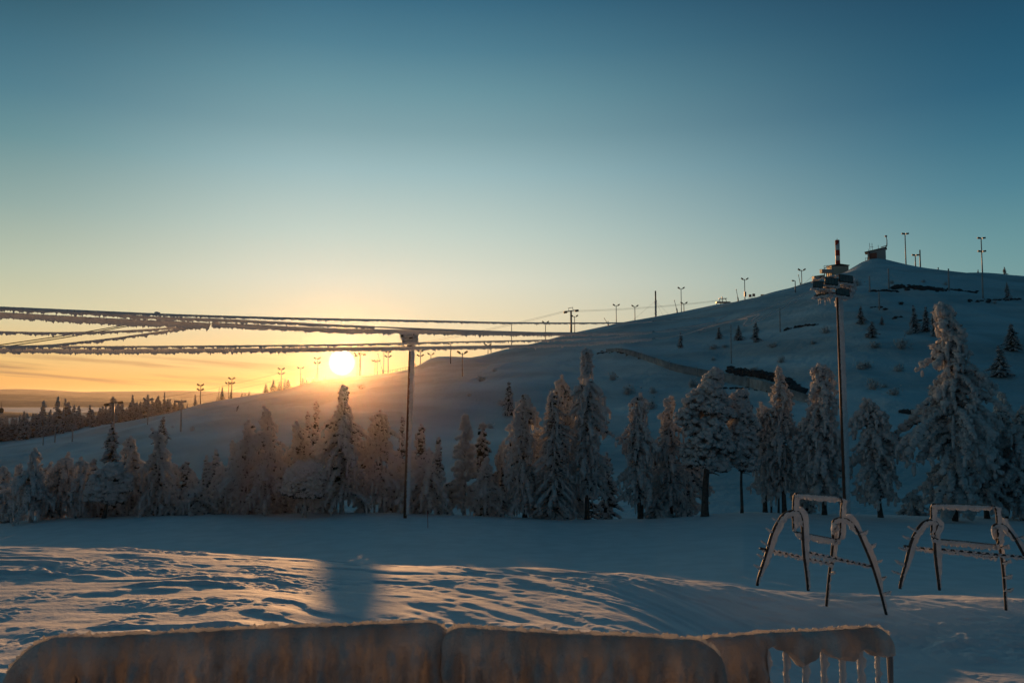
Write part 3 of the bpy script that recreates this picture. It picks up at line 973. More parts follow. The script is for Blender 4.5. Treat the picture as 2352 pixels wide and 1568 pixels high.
FRONT = [
    (22, 1120, 66, 'A', CANDLE(38), None, 'small rime bush tree at the left edge of the photo, below the flat slope', {}),
    (82, 1030, 64, 'A', [(0, 52, 60), (0.2, 56, 58), (0.5, 38, 40), (0.7, 24, 28), (0.85, 20, 16), (0.94, 22, 14), (1, 16, 8)], [(0, 0), (0.7, 2), (1, 4)], 'broad rime spruce with a knobbly bent tip, first large tree from the left', {}),
    (150, 1040, 67, 'A', CANDLE(40), [(0, 0), (0.8, 0), (1, 10)], 'rime-covered tree with a double top right of the knobbly bent spruce', {}),
    (198, 1050, 65, 'A', CANDLE(32), None, 'narrow pale rime tree in front of a dark spruce, left end of row', {}),
    (222, 1055, 73, 'D', SPRUCE(22), None, 'dark spruce half hidden behind narrow pale rime trees, left end of the row', {}),
    (256, 1068, 64, 'B', PINE(36), [(0, -8), (0.5, 0), (1, 6)], 'small rounded snowy tree on a thin leaning stem, left part of the row', {'z0': 0.42}),
    (305, 1003, 68, 'A', CANDLE(36), [(0, 0), (0.7, 2), (1, -2)], 'slim rime spruce with its pointed tip curled over, beside the small rounded tree', {}),
    (366, 984, 66, 'A', [(0, 48, 56), (0.2, 54, 58), (0.45, 42, 50), (0.65, 34, 36), (0.78, 24, 20), (0.88, 12, 12), (0.95, 14, 8), (1, 14, 6)], [(0, 0), (0.8, 4), (0.93, 2), (1, -14)], 'bulky rime spruce with its tip hooked over to the left', {}),
    (432, 1060, 76, 'D', SPRUCE(24), None, 'dark snow-dusted spruce between bulky rime trees in the left part of the row', {}),
    (462, 1108, 66, 'A', CANDLE(42), None, 'low shaggy rime tree right of the dark snow-dusted spruce', {}),
    (478, 1046, 82, 'D', SPRUCE(19), None, 'left and shorter one of two small dark spruces behind low rime trees', {}),
    (500, 1033, 83, 'D', SPRUCE(20), None, 'right and taller one of two small dark spruces behind low rime trees', {}),
    (528, 1090, 67, 'A', CANDLE(34), None, 'low pale rime tree just left of the two candle-shaped rime spruces', {}),
    (573, 965, 66, 'A', CANDLE(38), [(0, 0), (0.85, 2), (1, 0)], 'candle-shaped rime spruce beside the one with the lumpy hooked top', {}),
    (614, 932, 65, 'A', [(0, 30, 32), (0.15, 38, 40), (0.45, 38, 40), (0.68, 30, 34), (0.8, 20, 28), (0.85, 16, 32), (0.89, 12, 24), (0.93, 10, 10), (0.97, 14, 8), (1, 12, 6)], [(0, 0), (0.85, 2), (0.95, 0), (1, -8)], 'tall rime spruce whose lumpy top hooks left with a knob on its right', {'trunk': True}),
    (658, 1075, 74, 'D', SPRUCE(24), None, 'dark little spruce in the gap right of the lumpy hooked tree', {}),
    (690, 968, 67, 'A', [(0, 30, 34), (0.2, 34, 40), (0.5, 30, 44), (0.7, 22, 40), (0.82, 16, 28), (0.93, 10, 14), (1, 8, 8)], None, 'brownish rime spruce with a stubby top behind the mushroom-shaped tree', {}),
    (704, 1066, 62, 'B', [(0, 20, 20), (0.5, 32, 26), (0.72, 36, 40), (0.88, 34, 40), (1, 18, 20)], None, 'small mushroom-shaped rime tree on a pale stem, left of the sunlit tall spruce', {'z0': 0.50, 'pale': True}),
    (708, 945, 95, 'D', SPRUCE(14), None, 'left one of two thin spruces standing behind the brownish rime spruce', {}),
    (727, 922, 97, 'D', SPRUCE(16), None, 'right one of two thin spruces standing behind the brownish rime spruce', {}),
    (788, 885, 65, 'A', [(0, 54, 60), (0.15, 66, 70), (0.4, 66, 66), (0.58, 54, 58), (0.68, 42, 48), (0.74, 32, 38), (0.79, 26, 16), (0.83, 17, 11), (0.88, 11, 12), (0.93, 8, 9), (1, 6, 5)], [(0, 0), (0.9, 2), (1, 0)], 'tall broad rime spruce with a glowing outline straight below the sun', {'trunk': True, 'trunks': ((-0.7, 0.1, 5.0, 0.13),)}),
    (878, 943, 66, 'A', [(0, 30, 30), (0.2, 42, 40), (0.5, 42, 40), (0.72, 34, 34), (0.86, 28, 28), (0.95, 22, 18), (1, 12, 8)], [(0, 0), (0.9, 0), (1, -4)], 'round-topped rime tree just left of the thin floodlight mast', {'trunk': True, 'trunks': ((0.45, -0.3, 4.2, 0.09), (-0.5, -0.2, 4.0, 0.09))}),
    (925, 957, 96, 'D', SPRUCE(11), None, 'thin dark spruce seen behind the left floodlight mast', {}),
    (968, 975, 74, 'D', SPRUCE(22), None, 'snowy spruce right of the left floodlight mast, behind low rime trees', {}),
    (985, 1030, 66, 'A', CANDLE(44), None, 'shaggy low rime tree right of the left floodlight mast', {}),
    (1009, 1004, 84, 'D', SPRUCE(15), None, 'slim dark spruce left of the feathery birch', {}),
    (1032, 1105, 68, 'A', CANDLE(28), None, 'small rime tree at the left foot of the feathery birch', {}),
    (1068, 943, 67, 'C', [(0, 20, 20), (0.2, 36, 34), (0.5, 36, 34), (0.75, 26, 24), (0.92, 14, 14), (1, 5, 5)], None, 'feathery frost-white birch, paler and softer than its neighbours', {}),
    (1108, 972, 72, 'D', SPRUCE(25), None, 'dark-needled snowy spruce right of the feathery birch', {}),
    (1115, 1050, 66, 'A', CANDLE(38), None, 'shaggy grey rime tree between the birch and the two-lobed rime spruce', {}),
    (1200, 908, 66, 'A', [(0, 44, 30), (0.15, 50, 38), (0.4, 46, 44), (0.6, 38, 44), (0.78, 30, 38), (0.88, 22, 28), (0.95, 16, 24), (1, 8, 10)], [(0, 6), (0.9, 0), (1, 4)], 'stout rime spruce with two rounded lobes at its top, right of the birch', {'trunk': True, 'z0': 0.10}),
    (1271, 898, 65, 'A', [(0, 46, 44), (0.15, 50, 46), (0.35, 38, 38), (0.55, 30, 34), (0.72, 26, 34), (0.85, 20, 26), (0.93, 8, 20), (1, 5, 12)], None, 'feathery grey spruce with a broken bare stem top, fan branches at its foot', {'stick': 0.99, 'feather': True}),
    (1294, 862, 69, 'A', [(0, 14, 14), (0.4, 16, 18), (0.7, 22, 24), (0.85, 16, 28), (0.93, 12, 20), (1, 8, 6)], [(0, 10), (0.8, 4), (1, -4)], 'leaning rime spruce with a sunlit tip, left neighbour of the tall knobbed spruce', {}),
    (1347, 801, 66, 'A', [(0, 16, 16), (0.22, 40, 38), (0.35, 44, 46), (0.5, 38, 48), (0.62, 34, 42), (0.72, 30, 36), (0.8, 20, 26), (0.87, 12, 16), (0.92, 14, 12), (0.96, 7, 8), (1, 10, 14)], None, 'tall rime spruce with a knobbed forked tip, highest of the middle trees', {'trunk': True, 'z0': 0.16}),
    (1393, 1040, 78, 'D', SPRUCE(26), None, 'bluish dark spruce in the gap right of the tall knobbed spruce', {}),
    (1350, 1110, 76, 'D', SPRUCE(24), None, 'low bluish spruce behind the bare trunk of the tall knobbed spruce', {}),
    (1466, 904, 66, 'A', [(0, 26, 24), (0.2, 38, 36), (0.4, 40, 36), (0.6, 34, 36), (0.68, 50, 34), (0.72, 36, 34), (0.82, 28, 30), (0.9, 24, 24), (0.96, 20, 18), (1, 8, 10)], None, 'rime spruce with a side knob on its left and twin dark stems', {'trunk': True, 'z0': 0.16, 'trunks': ((0.22, 0.0, 4.5, 0.10),)}),
    (1537, 911, 67, 'A', [(0, 40, 44), (0.2, 42, 44), (0.5, 36, 38), (0.68, 28, 28), (0.8, 18, 16), (0.9, 8, 8), (1, 6, 7)], None, 'rime spruce with a slender finger-like tip, left of the umbrella-shaped pine', {'trunk': True}),
    (1622, 853, 63, 'B', [(0, 30, 30), (0.35, 40, 38), (0.5, 50, 44), (0.65, 58, 46), (0.78, 62, 44), (0.85, 40, 28), (0.92, 16, 16), (1, 12, 14)], [(0, -6), (0.6, 0), (0.85, 10), (1, 16)], 'umbrella-shaped snowy pine with a thick bare trunk, its top leaning right', {'z0': 0.36, 'trunk_r': 0.30}),
    (1699, 897, 64, 'B', [(0, 20, 20), (0.4, 30, 28), (0.6, 34, 32), (0.8, 26, 26), (0.92, 12, 12), (1, 8, 8)], None, 'slender snowy pine with a long thin bare trunk, right of the umbrella-shaped pine', {'z0': 0.40, 'trunk_r': 0.13}),
    (1752, 924, 67, 'A', [(0, 22, 22), (0.2, 32, 30), (0.6, 28, 26), (0.85, 16, 16), (1, 8, 8)], None, 'dim rime spruce at the left shoulder of the sunlit pointed spruce', {'z0': 0.2, 'trunk': True}),
    (1796, 843, 66, 'A', [(0, 24, 22), (0.2, 40, 36), (0.5, 38, 38), (0.66, 34, 38), (0.76, 34, 26), (0.84, 20, 18), (0.9, 11, 12), (1, 7, 8)], [(0, 0), (0.8, 0), (1, -6)], 'pointed rime spruce with an orange sunlit crown and several thin trunks', {'trunk': True, 'z0': 0.17, 'trunks': ((-1.0, 0.2, 4.0, 0.09), (-0.45, 0.1, 3.8, 0.10))}),
    (1886, 838, 64, 'A', [(0, 30, 24), (0.2, 48, 40), (0.45, 46, 46), (0.62, 50, 42), (0.72, 42, 36), (0.82, 28, 32), (0.92, 20, 24), (1, 14, 16)], None, 'thick lumpy rime spruce immediately left of the tall right floodlight mast', {'trunk': True, 'z0': 0.15, 'blob': 0.25}),
    (2004, 916, 62, 'A', [(0, 44, 50), (0.25, 46, 44), (0.45, 44, 40), (0.6, 42, 46), (0.72, 44, 52), (0.82, 46, 54), (0.9, 36, 52), (0.95, 24, 20), (1, 12, 10)], [(0, 10), (0.9, -4), (1, -18)], 'flat-topped heavily frosted tree between the right mast and the biggest spruce', {'trunk': True, 'blob': 0.25}),
    (2183, 698, 60, 'A', [(0, 70, 40), (0.12, 96, 50), (0.3, 88, 56), (0.42, 90, 66), (0.5, 104, 80), (0.55, 92, 78), (0.58, 52, 76), (0.62, 36, 72), (0.7, 44, 64), (0.76, 46, 54), (0.82, 36, 46), (0.88, 24, 36), (0.94, 26, 22), (1, 14, 16)], [(0, 0), (0.7, 6), (0.85, 4), (1, -12)], 'biggest spruce, massive frosted tower with an orange sunlit upper left side', {'trunk': True, 'blob': 0.29, 'z0': 0.06}),
    (2255, 960, 63, 'A', [(0, 30, 34), (0.3, 40, 40), (0.6, 40, 38), (0.85, 36, 30), (1, 12, 12)], None, 'dim rounded rime tree filling the gap right of the biggest spruce', {'trunk': True, 'blob': 0.25}),
    (2298, 905, 64, 'A', [(0, 44, 48), (0.2, 50, 52), (0.5, 48, 54), (0.7, 36, 44), (0.82, 24, 26), (0.92, 14, 14), (1, 8, 8)], None, 'rime spruce with a small pointed crown near the right edge of the photo', {'trunk': True, 'blob': 0.25}),
    (2344, 934, 62, 'A', [(0, 40, 44), (0.3, 46, 50), (0.6, 40, 46), (0.82, 28, 34), (0.93, 12, 16), (1, 8, 8)], None, 'frosted tree cut off by the right edge of the photo', {'trunk': True, 'blob': 0.25}),

    (12, 1072, 75, 'A', CANDLE(30), None, 'pale rime tree standing behind the small one at the left edge of the photo', {}),
    (50, 1066, 77, 'A', CANDLE(30), None, 'rime tree seen just left behind the knobbly bent spruce', {}),
    (178, 1072, 76, 'A', CANDLE(28), None, 'rime tree peeping out behind the double-topped tree', {}),
    (284, 1062, 77, 'A', CANDLE(28), None, 'rime tree peeping out left behind the spruce with the curled tip', {}),
    (404, 1060, 76, 'A', CANDLE(30), None, 'rime tree peeping out right behind the spruce with the hooked tip', {}),
    (448, 1082, 74, 'A', CANDLE(28), None, 'rime tree between the dark snow-dusted spruce and the low shaggy tree', {}),
    (516, 1062, 76, 'A', CANDLE(30), None, 'rime tree just right of the two small dark spruces', {}),
    (118, 1062, 71, 'A', CANDLE(34), None, 'rime tree half hidden between the first two large trees from the left', {}),
    (335, 1058, 73, 'A', CANDLE(30), None, 'rime tree half hidden between the curled-tip and the hooked spruces', {}),
    (545, 1012, 72, 'A', CANDLE(36), None, 'rime tree half hidden behind the left side of the candle-shaped spruce', {}),
    (642, 1022, 72, 'A', CANDLE(34), None, 'rime tree half hidden at the right side of the lumpy hooked spruce', {}),
    (748, 1000, 72, 'A', CANDLE(36), None, 'rime tree half hidden at the left side of the spruce below the sun', {}),
    (832, 1010, 72, 'A', CANDLE(38), None, 'rime tree half hidden at the right side of the spruce below the sun', {}),
    (905, 1030, 71, 'A', CANDLE(32), None, 'rime tree half hidden just left of the foot of the left mast', {}),
    (950, 1040, 71, 'A', CANDLE(32), None, 'rime tree half hidden just right of the left mast', {}),
    (1152, 1012, 73, 'A', CANDLE(32), None, 'rime tree half hidden at the left side of the two-lobed spruce', {}),
    (1238, 985, 71, 'A', CANDLE(30), None, 'rime tree half hidden between the two-lobed and the broken-topped spruces', {}),
    (1312, 975, 72, 'A', CANDLE(30), None, 'rime tree half hidden at the left side of the tall knobbed spruce', {}),
    (1500, 1010, 72, 'A', CANDLE(26), None, 'rime tree half hidden right of the spruce with the side knob', {}),
    (1580, 1020, 72, 'A', CANDLE(30), None, 'rime tree half hidden left of the thick bare pine trunk', {}),
    (1840, 960, 71, 'A', CANDLE(30), None, 'rime tree half hidden between the sunlit pointed and the thick lumpy spruces', {}),
]


def front_tree(px, top, Y, style, prof, bend, label, op):
    seed = int(px * 13 + top) % 100000
    rng = np.random.default_rng(seed)
    X = at(px, HORIZON, Y)[0]
    zg = float(near_base(np.array([X]), np.array([Y]))[0]) if Y < 92 else float(hill_z(np.array([X]), np.array([Y]))[0])
    if 80 < Y < 100:
        zg = min(zg, float(hill_z(np.array([X]), np.array([Y]))[0]) + 0.0) if Y > 92 else zg
    h = at(px, top, Y)[2] - zg
    k = PX(Y)
    nar = (lambda t: 0.62 + 0.38 * min(1, t / 0.45)) if style == 'A' else (lambda t: 1.0)
    profm = [(t, a * k * nar(t), b * k * nar(t)) for t, a, b in prof]
    if style == 'A' and not bend:
        sw = rng.uniform(-1, 1)
        bend = [(0, 0), (0.5, 5 * sw), (0.85, 2 * sw), (1, -9 * sw)]
    bendm = [(t, dx * k) for t, dx in bend] if bend else None
    name = {'A': 'rime_spruce', 'B': 'snowy_pine', 'C': 'frosted_birch', 'D': 'dark_spruce'}[style]
    root = empty(name, (X, Y, zg - 0.05), label, {'B': 'pine', 'C': 'birch'}.get(style, 'spruce'), 'trees in the row along the snowfield')
    root.rotation_euler.z = 0.0
    if style == 'A':
        z0 = op.get('z0', rng.choice([0.05, 0.10, 0.16, 0.21])) * h
        if op.get('feather'):
            mb = branch_tree(h, profm, rng, z0=0.2, dz=0.30, nb=9, droop=0.42, lift=0.05, blob=0.115, fingers=0.2, sprigs=12, bend=bendm, rag=0.3, dark=0.4)
        else:
            mb = branch_tree(h, profm, rng, z0=z0, dz=op.get('blob', 0.2) * 1.55, nb=7, droop=0.62, lift=0.16, blob=op.get('blob', 0.2) * 0.78, fingers=0.95, sprigs=9, bend=bendm, dark=0.15, lobe=0.55 if len(prof) > 7 else 0.85, knobs=5, gaps=0.16)
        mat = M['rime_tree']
    elif style == 'B':
        mb = pine_crown(h, profm, rng, op['z0'] * h, npads=24, bend=bendm)
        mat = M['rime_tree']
    elif style == 'C':
        mb = feather_crown(h, profm, rng, 0.8, bend=bendm, n=120)
        mat = M['rime_tree']
    else:
        mb = branch_tree(h, profm, rng, z0=0.3, dz=0.34, nb=6, droop=0.32, lift=0.0, blob=0.16, fingers=0.15, sprigs=7, bend=bendm, rag=0.4, dark=0.35, pads=1.2)
        mat = M['dark_tree']
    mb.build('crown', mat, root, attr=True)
    r0 = op.get('trunk_r', 0.20 if op.get('trunk') else 0.15)
    tm = trunk_mesh(h * (op.get('stick', 0.93)), r0, rng, bendm, extra=op.get('trunks', ()), limbs=(9 if style == 'B' else 0), z0=op.get('z0', 0) * h, prof=profm)
    tm.build('trunk', M['frosted_bark'] if (op.get('pale') or style == 'C' or (style == 'A' and px < 1150)) else M['bark'], root)
    return root


for row in FRONT:
    front_tree(*row)

# frosted brush between the trunks of the row
for i, (px, top, w, lab) in enumerate([
        (122, 1128, 36, 'low frosted bush between the first two large rime trees from the left'),
        (203, 1098, 34, 'low frosted bush added to block stray sun at the foot of the narrow pale rime tree, left end of row'),  # added bush, keeps a streak of sun off the groomed snow
        (238, 1095, 36, 'low frosted bush added to shade the gap below the crown of the small rounded tree on the leaning stem'),  # added bush, closes the opening where sunlight leaks under the crown
        (275, 1140, 34, 'low frosted bush at the foot of the slim rime spruce with the curled tip'),
        (405, 1135, 40, 'low frosted bush right of the spruce with the hooked tip'),
        (505, 1130, 36, 'low frosted bush below the two small dark spruces'),
        (585, 1128, 30, 'low frosted bush between the candle-shaped and the lumpy hooked spruces'),
        (650, 1118, 34, 'low frosted bush at the right foot of the lumpy hooked spruce'),
        (745, 1122, 30, 'low frosted bush between the mushroom-shaped tree and the spruce below the sun'),
        (838, 1118, 30, 'low frosted bush at the right foot of the spruce below the sun'),
        (952, 1122, 36, 'low frosted bush at the right foot of the left floodlight mast'),
        (1150, 1120, 36, 'low frosted bush at the left foot of the two-lobed rime spruce'),
        (1232, 1128, 30, 'low frosted bush between the two-lobed and the broken-topped spruces'),
        (1505, 1125, 34, 'low frosted bush between the twin-stemmed spruce and the finger-tipped spruce'),
        (1570, 1130, 30, 'low frosted bush left of the thick bare pine trunk'),
        (1845, 1120, 34, 'low frosted bush behind the front loop of the left ski rack'),
        (2090, 1118, 40, 'low frosted bush at the left foot of the biggest spruce')]):
    rng = np.random.default_rng(900 + i)
    Y = 66.5
    X = at(px, HORIZON, Y)[0]
    zg = float(near_base(np.array([X]), np.array([Y]))[0])
    h = (at(px, top, Y)[2] - zg) * 0.8
    k = PX(Y) * 0.85
    mb = branch_tree(h, [(0, w * k, w * k), (0.5, w * k * 0.85, w * k * 0.85), (1, w * k * 0.4, w * k * 0.4)], rng, z0=0.0, dz=0.3, nb=8, droop=0.5, lift=0.25, blob=0.15, fingers=0.4, sprigs=9, rag=0.5)
    o = mb.build('frosted_bush', M['rime_tree'], None, loc=(0, 0, 0), attr=True)
    o.location = (X, Y, zg - 0.1)
    tag(o, lab, 'bush', 'low frosted bushes under the tree row')

# ---- spruces of the far forest and on the hill: a few masters, copied thing by thing


def small_spruce(name, h, w, seed, mat, dz, blob, sprigs, tpl, dark=0.3):
    rng = np.random.default_rng(seed)
    root = empty(name, (0, 0, 0))
    mb = branch_tree(h, [(0, w * 0.9, w * 0.9), (0.15, w, w), (0.5, w * 0.66, w * 0.66), (0.8, w * 0.3, w * 0.3), (1, w * 0.1, w * 0.1)], rng, z0=0.3, dz=dz, nb=6, droop=0.3, lift=0.02, blob=blob, fingers=0.1, sprigs=sprigs, rag=0.45, dark=dark, pads=1.2, tpl=tpl)
    mb.build('crown', mat, root, attr=True)
    MB().tube(np.array([(0, 0, -0.6), (0, 0, h * 0.5), (0, 0, h * 0.95)]), [0.16, 0.1, 0.03], 6).build('trunk', M['bark'], root)
    return root


MASTERS = [small_spruce('spruce', 12.0, w, 500 + i, M['dark_tree'], 0.62, 0.34, 3, BLOB1) for i, w in enumerate((1.7, 2.1, 1.4, 2.5, 1.9))]
used = [False] * len(MASTERS)


def place_spruce(i, loc, h, wide=1.0, name=None, label=None, group=None, rz=0.0):
    i %= len(MASTERS)
    if not used[i]:
        used[i] = True
        o = MASTERS[i]
    else:
        o = copy_tree(MASTERS[i])
    o.location = [float(c) for c in loc]
    s = h / 12.0
    o.scale = (s * wide, s * wide, s)
    o.rotation_euler.z = rz
    tag(o, label, 'spruce', group)
    return o


# far forest beyond the left end of the hill
rs = random.Random(4)
ENV = [(-80, 955), (0, 955), (60, 950), (100, 940), (150, 938), (200, 945), (240, 930), (300, 922), (340, 915), (380, 914), (420, 918), (450, 930)]
tall = {134: 919, 101: 928, 151: 924, 157: 930, 57: 950, 171: 936, 183: 936, 208: 935, 260: 917, 305: 913, 340: 911, 364: 914, 378: 907, 386: 920, 402: 922, 417: 920}
spots = [(px, py, 500.0 + 20 * rs.random()) for px, py in tall.items()]
for Y in (480, 500, 525, 555, 590):
    px = -70 + rs.random() * 10
    while px < 452:
        e = np.interp(px, [a for a, b in ENV], [b for a, b in ENV])
        spots.append((px, e + rs.uniform(4, 30), Y + rs.uniform(-10, 10)))
        px += rs.uniform(9, 17)
n = 0
for px, top, Y in spots:
    X = at(px, HORIZON, Y)[0]
    zg = float(hill_z(np.array([X]), np.array([Y]))[0])
    h = at(px, top, Y)[2] - zg
    if h < 3:
        continue
    h = min(h * 1.1, 23.0)
    place_spruce(n, (X, Y, zg), h, rs.uniform(1.0, 1.5) * (0.85 if h > 14 else 1.15), label='snow-dusted spruce in the forest beyond the left end of the ski hill', group='spruces of the forest beyond the hill', rz=rs.random() * 6)
    n += 1

# single spruces on the skyline of the left slope
for px, top, base, wide, lab in [
        (452, 906, 931, 1.5, 'dark spruce on the skyline left of the lowest four-headed lamp mast'),
        (513, 889, 921, 0.9, 'tall narrow spruce on the skyline between two four-headed lamp masts'),
        (502, 908, 922, 1.0, 'small spruce just left of the tall narrow skyline spruce'),
        (533, 898, 917, 1.1, 'spruce hugging the foot of the second four-headed lamp mast from the left'),
        (559, 897, 912, 0.9, 'leftmost of three tiny spruces in a line on the skyline'),
        (566, 898, 911, 0.8, 'middle one of three tiny spruces in a line on the skyline'),
        (575, 897, 910, 0.9, 'rightmost of three tiny spruces in a line on the skyline'),
        (613, 881, 902, 1.7, 'bushy spruce at the left end of the skyline clump left of the sun'),
        (630, 872, 898, 1.6, 'highest bushy spruce in the skyline clump left of the sun'),
        (644, 876, 896, 1.5, 'spruce in front of the third four-headed lamp mast, inside the skyline clump'),
        (656, 869, 893, 1.5, 'spruce right of the third four-headed lamp mast in the skyline clump'),
        (664, 870, 891, 1.6, 'rounded spruce at the right end of the skyline clump'),
        (697, 864, 884, 1.7, 'bushy spruce at the foot of the small lamp post left of the sun'),
        (706, 867, 881, 1.2, 'small spruce right of the small lamp post left of the sun'),
        (721, 866, 878, 2.4, 'low round spruce on the skyline left of the mast nearest the sun'),
        (746, 862, 872, 1.2, 'tiny spruce on the skyline at the left rim of the sun'),
        (948, 839, 848, 2.4, 'low shrub-like spruce on the skyline behind the left floodlight mast')]:
    p = ridge_point(px, 2.0)
    h = at(px, top, p[1])[2] - p[2]
    place_spruce(n, p, max(h, 2.0), wide, label=lab, group='spruces on the skyline of the left slope', rz=rs.random() * 6)
    n += 1

# spruces on the face of the hill
HM = [small_spruce('snowy_spruce', 9.0, w, 560 + i, M['dark_tree'], 0.42, 0.24, 4, BLOB1, dark=0.45) for i, w in enumerate((1.7, 2.1, 2.6))]
used2 = [False] * len(HM)
for i, (px, top, base, wide, lab) in enumerate([
        (256, 970, 1062, 1.15, 'dark snowy spruce alone on the slope left of the hooked rime spruce'),
        (373, 958, 1022, 1.1, 'dark spruce on the slope right behind the tip of the hooked rime spruce'),
        (1169, 876, 955, 0.8, 'narrow dark spruce alone on the hill above the two-lobed rime spruce'),
        (1564, 762, 799, 0.95, 'dark little spruce on the hill below the guyed mast'),
        (1652, 750, 778, 1.1, 'faint frosted spruce on the hill, leftmost of a row of three'),
        (1697, 747, 782, 1.1, 'dark little spruce in the middle of a row of three on the hill'),
        (1737, 737, 786, 0.95, 'dark spruce with a tall tip, rightmost of a row of three on the hill'),
        (1978, 704, 744, 1.3, 'bushy dark spruce on the hill right of the big floodlight head'),
        (2004, 738, 775, 1.5, 'dark broad spruce on the hill below the bushy one right of the right mast'),
        (2026, 726, 746, 1.3, 'small spruce at the foot of a thin post on the hill'),
        (2100, 703, 765, 0.85, 'frosted pale spruce on the hill, left of a dark pair'),
        (2128, 704, 762, 0.8, 'dark spruce on the hill, left one of the pair beside the biggest spruce'),
        (2146, 710, 773, 0.75, 'dark spruce on the hill, right one of the pair beside the biggest spruce'),
        (2298, 798, 866, 1.5, 'broad dark spruce on the hill right of the biggest spruce'),
        (2324, 744, 806, 1.2, 'dim spruce on the hill near the right edge of the photo'),
        (2314, 648, 690, 0.8, 'narrow frosted spruce on the hill below the skyline spruce at the right')]):
    p = ground_hit(px, base)
    h = at(px, top, p[1])[2] - p[2]
    k = i % 3
    if not used2[k]:
        used2[k] = True
        o = HM[k]
    else:
        o = copy_tree(HM[k])
    o.location = p.tolist()
    s = h / 9.0
    o.scale = (s * wide, s * wide, s)
    o.rotation_euler.z = i * 1.7
    tag(o, lab, 'spruce', 'single spruces on the hill')
for i, (px, top, base, w, lab) in enumerate([(2314, 613, 640, 10, 'knobbly frosted spruce on the skyline near the right edge'), (2253, 619, 634, 12, 'small frosted spruce left of the tall double lamp mast on the right skyline')]):
    p = ridge_point(px, 2.0)
    h = at(px, top, p[1])[2] - p[2]
    o = copy_tree(HM[i])
    o.location = p.tolist()
    o.scale = (h / 9 * 1.1, h / 9 * 1.1, h / 9)
    tag(o, lab, 'spruce', 'spruces on the right skyline')

# frosted shrubs scattered over the hill face
BM = []
for i in range(4):
    rng = np.random.default_rng(700 + i)
    P_, D_, L_ = [], [], []
    for k in range(420):
        a, e = rng.uniform(0, 6.28), rng.uniform(0.15, 1.5)
        r = rng.uniform(0.0, 1.6) * (0.7 + 0.3 * math.sin(a * 3 + i))
        P_.append((math.cos(a) * r * math.cos(e), math.sin(a) * r * math.cos(e), r * math.sin(e) * 1.1))
        D_.append((math.cos(a) + rng.normal(0, .4), math.sin(a) + rng.normal(0, .4), 0.7 + rng.normal(0, .4)))
        L_.append(rng.uniform(0.3, 0.9))
    mb = MB()
    add_sprigs(mb, np.array(P_), np.array(D_), np.array(L_), 0.05, rng.uniform(0.1, 0.9, 420), rng)
    C = rng.normal(size=(34, 3)) * np.array([0.75, 0.75, 0.45]) + np.array([0, 0, 0.8])
    add_blobs(mb, BLOB1, C, frames(rng.normal(size=(34, 3))), rng.uniform(0.06, 0.22, (34, 3)), rng.uniform(0.2, 1.0, 34), rng)
    BM.append(mb)
BMO = [mb.build('frosted_shrub', M['rime_tree'], None, attr=True) for mb in BM]
BX = [(1100, 880), (1240, 878), (1405, 875), (1425, 878), (1445, 905), (1500, 940), (1530, 948), (1585, 885), (1610, 792), (1635, 800), (1668, 800), (1690, 808), (1640, 830), (1655, 842), (1770, 800),
      (1790, 832), (1800, 815), (1862, 790), (1880, 815), (1990, 845), (1975, 850), (2010, 852), (2066, 852), (2080, 838), (2008, 800), (2070, 800), (2020, 905), (2055, 905), (2075, 890), (2000, 890), (2035, 885),
      (2060, 770), (2095, 770), (1100, 935), (1080, 905), (1130, 985), (1040, 960), (1150, 930), (900, 905), (945, 915), (830, 895), (410, 1000), (440, 985), (470, 990), (395, 985), (1140, 850), (1165, 845), (1270, 905),
      (1555, 905), (1500, 905), (2290, 700), (2190, 665), (2055, 655), (2090, 655), (2120, 645), (2170, 655), (2240, 700), (1960, 655), (2330, 870), (1905, 760), (1735, 850), (1705, 840)]
BX = [q for i, q in enumerate(BX) if i % 5 not in (1, 3)]
for i, (px, py) in enumerate(BX):
    px, py = px + rs.uniform(-8, 8), py + rs.uniform(-5, 5)
    p = ground_hit(px, py)
    o = BMO[i % 4] if i < 4 else BMO[i % 4].copy()
    if i >= 4:
        col.objects.link(o)
    s = rs.uniform(0.5, 1.2)
    o.location = (p - np.array([0, 0, 0.2])).tolist()
    o.scale = (s * 1.1, s, s * rs.uniform(0.8, 1.5))
    o.rotation_euler.z = rs.random() * 6
    tag(o, 'low frosted shrub scattered on the open face of the ski hill', 'shrub', 'frosted shrubs on the hill face')

# ------------------------------------------------------------------ rime: a ragged strip of frost grown on one side of a bar


def resample(P, step):
    P = np.asarray(P, float)
    d_ = np.concatenate([[0], np.cumsum(np.linalg.norm(np.diff(P, axis=0), axis=1))])
    n = max(3, int(d_[-1] / step) + 1)
    s = np.linspace(0, d_[-1], n)
    return np.stack([np.interp(s, d_, P[:, k]) for k in range(3)], 1)


def curve(P, n=40):
    """smooth curve through points (Catmull-Rom)"""
    P = np.asarray(P, float)
    Q = np.vstack([2 * P[0] - P[1], P, 2 * P[-1] - P[-2]])
    out = []
    per = max(2, n // (len(P) - 1))
    for i in range(len(P) - 1):
        t = np.linspace(0, 1, per, endpoint=(i == len(P) - 2))[:, None]
        p0, p1, p2, p3 = Q[i], Q[i + 1], Q[i + 2], Q[i + 3]
        out.append(0.5 * ((2 * p1) + (-p0 + p2) * t + (2 * p0 - 5 * p1 + 4 * p2 - p3) * t ** 2 + (-p0 + 3 * p1 - 3 * p2 + p3) * t ** 3))
    return np.vstack(out)


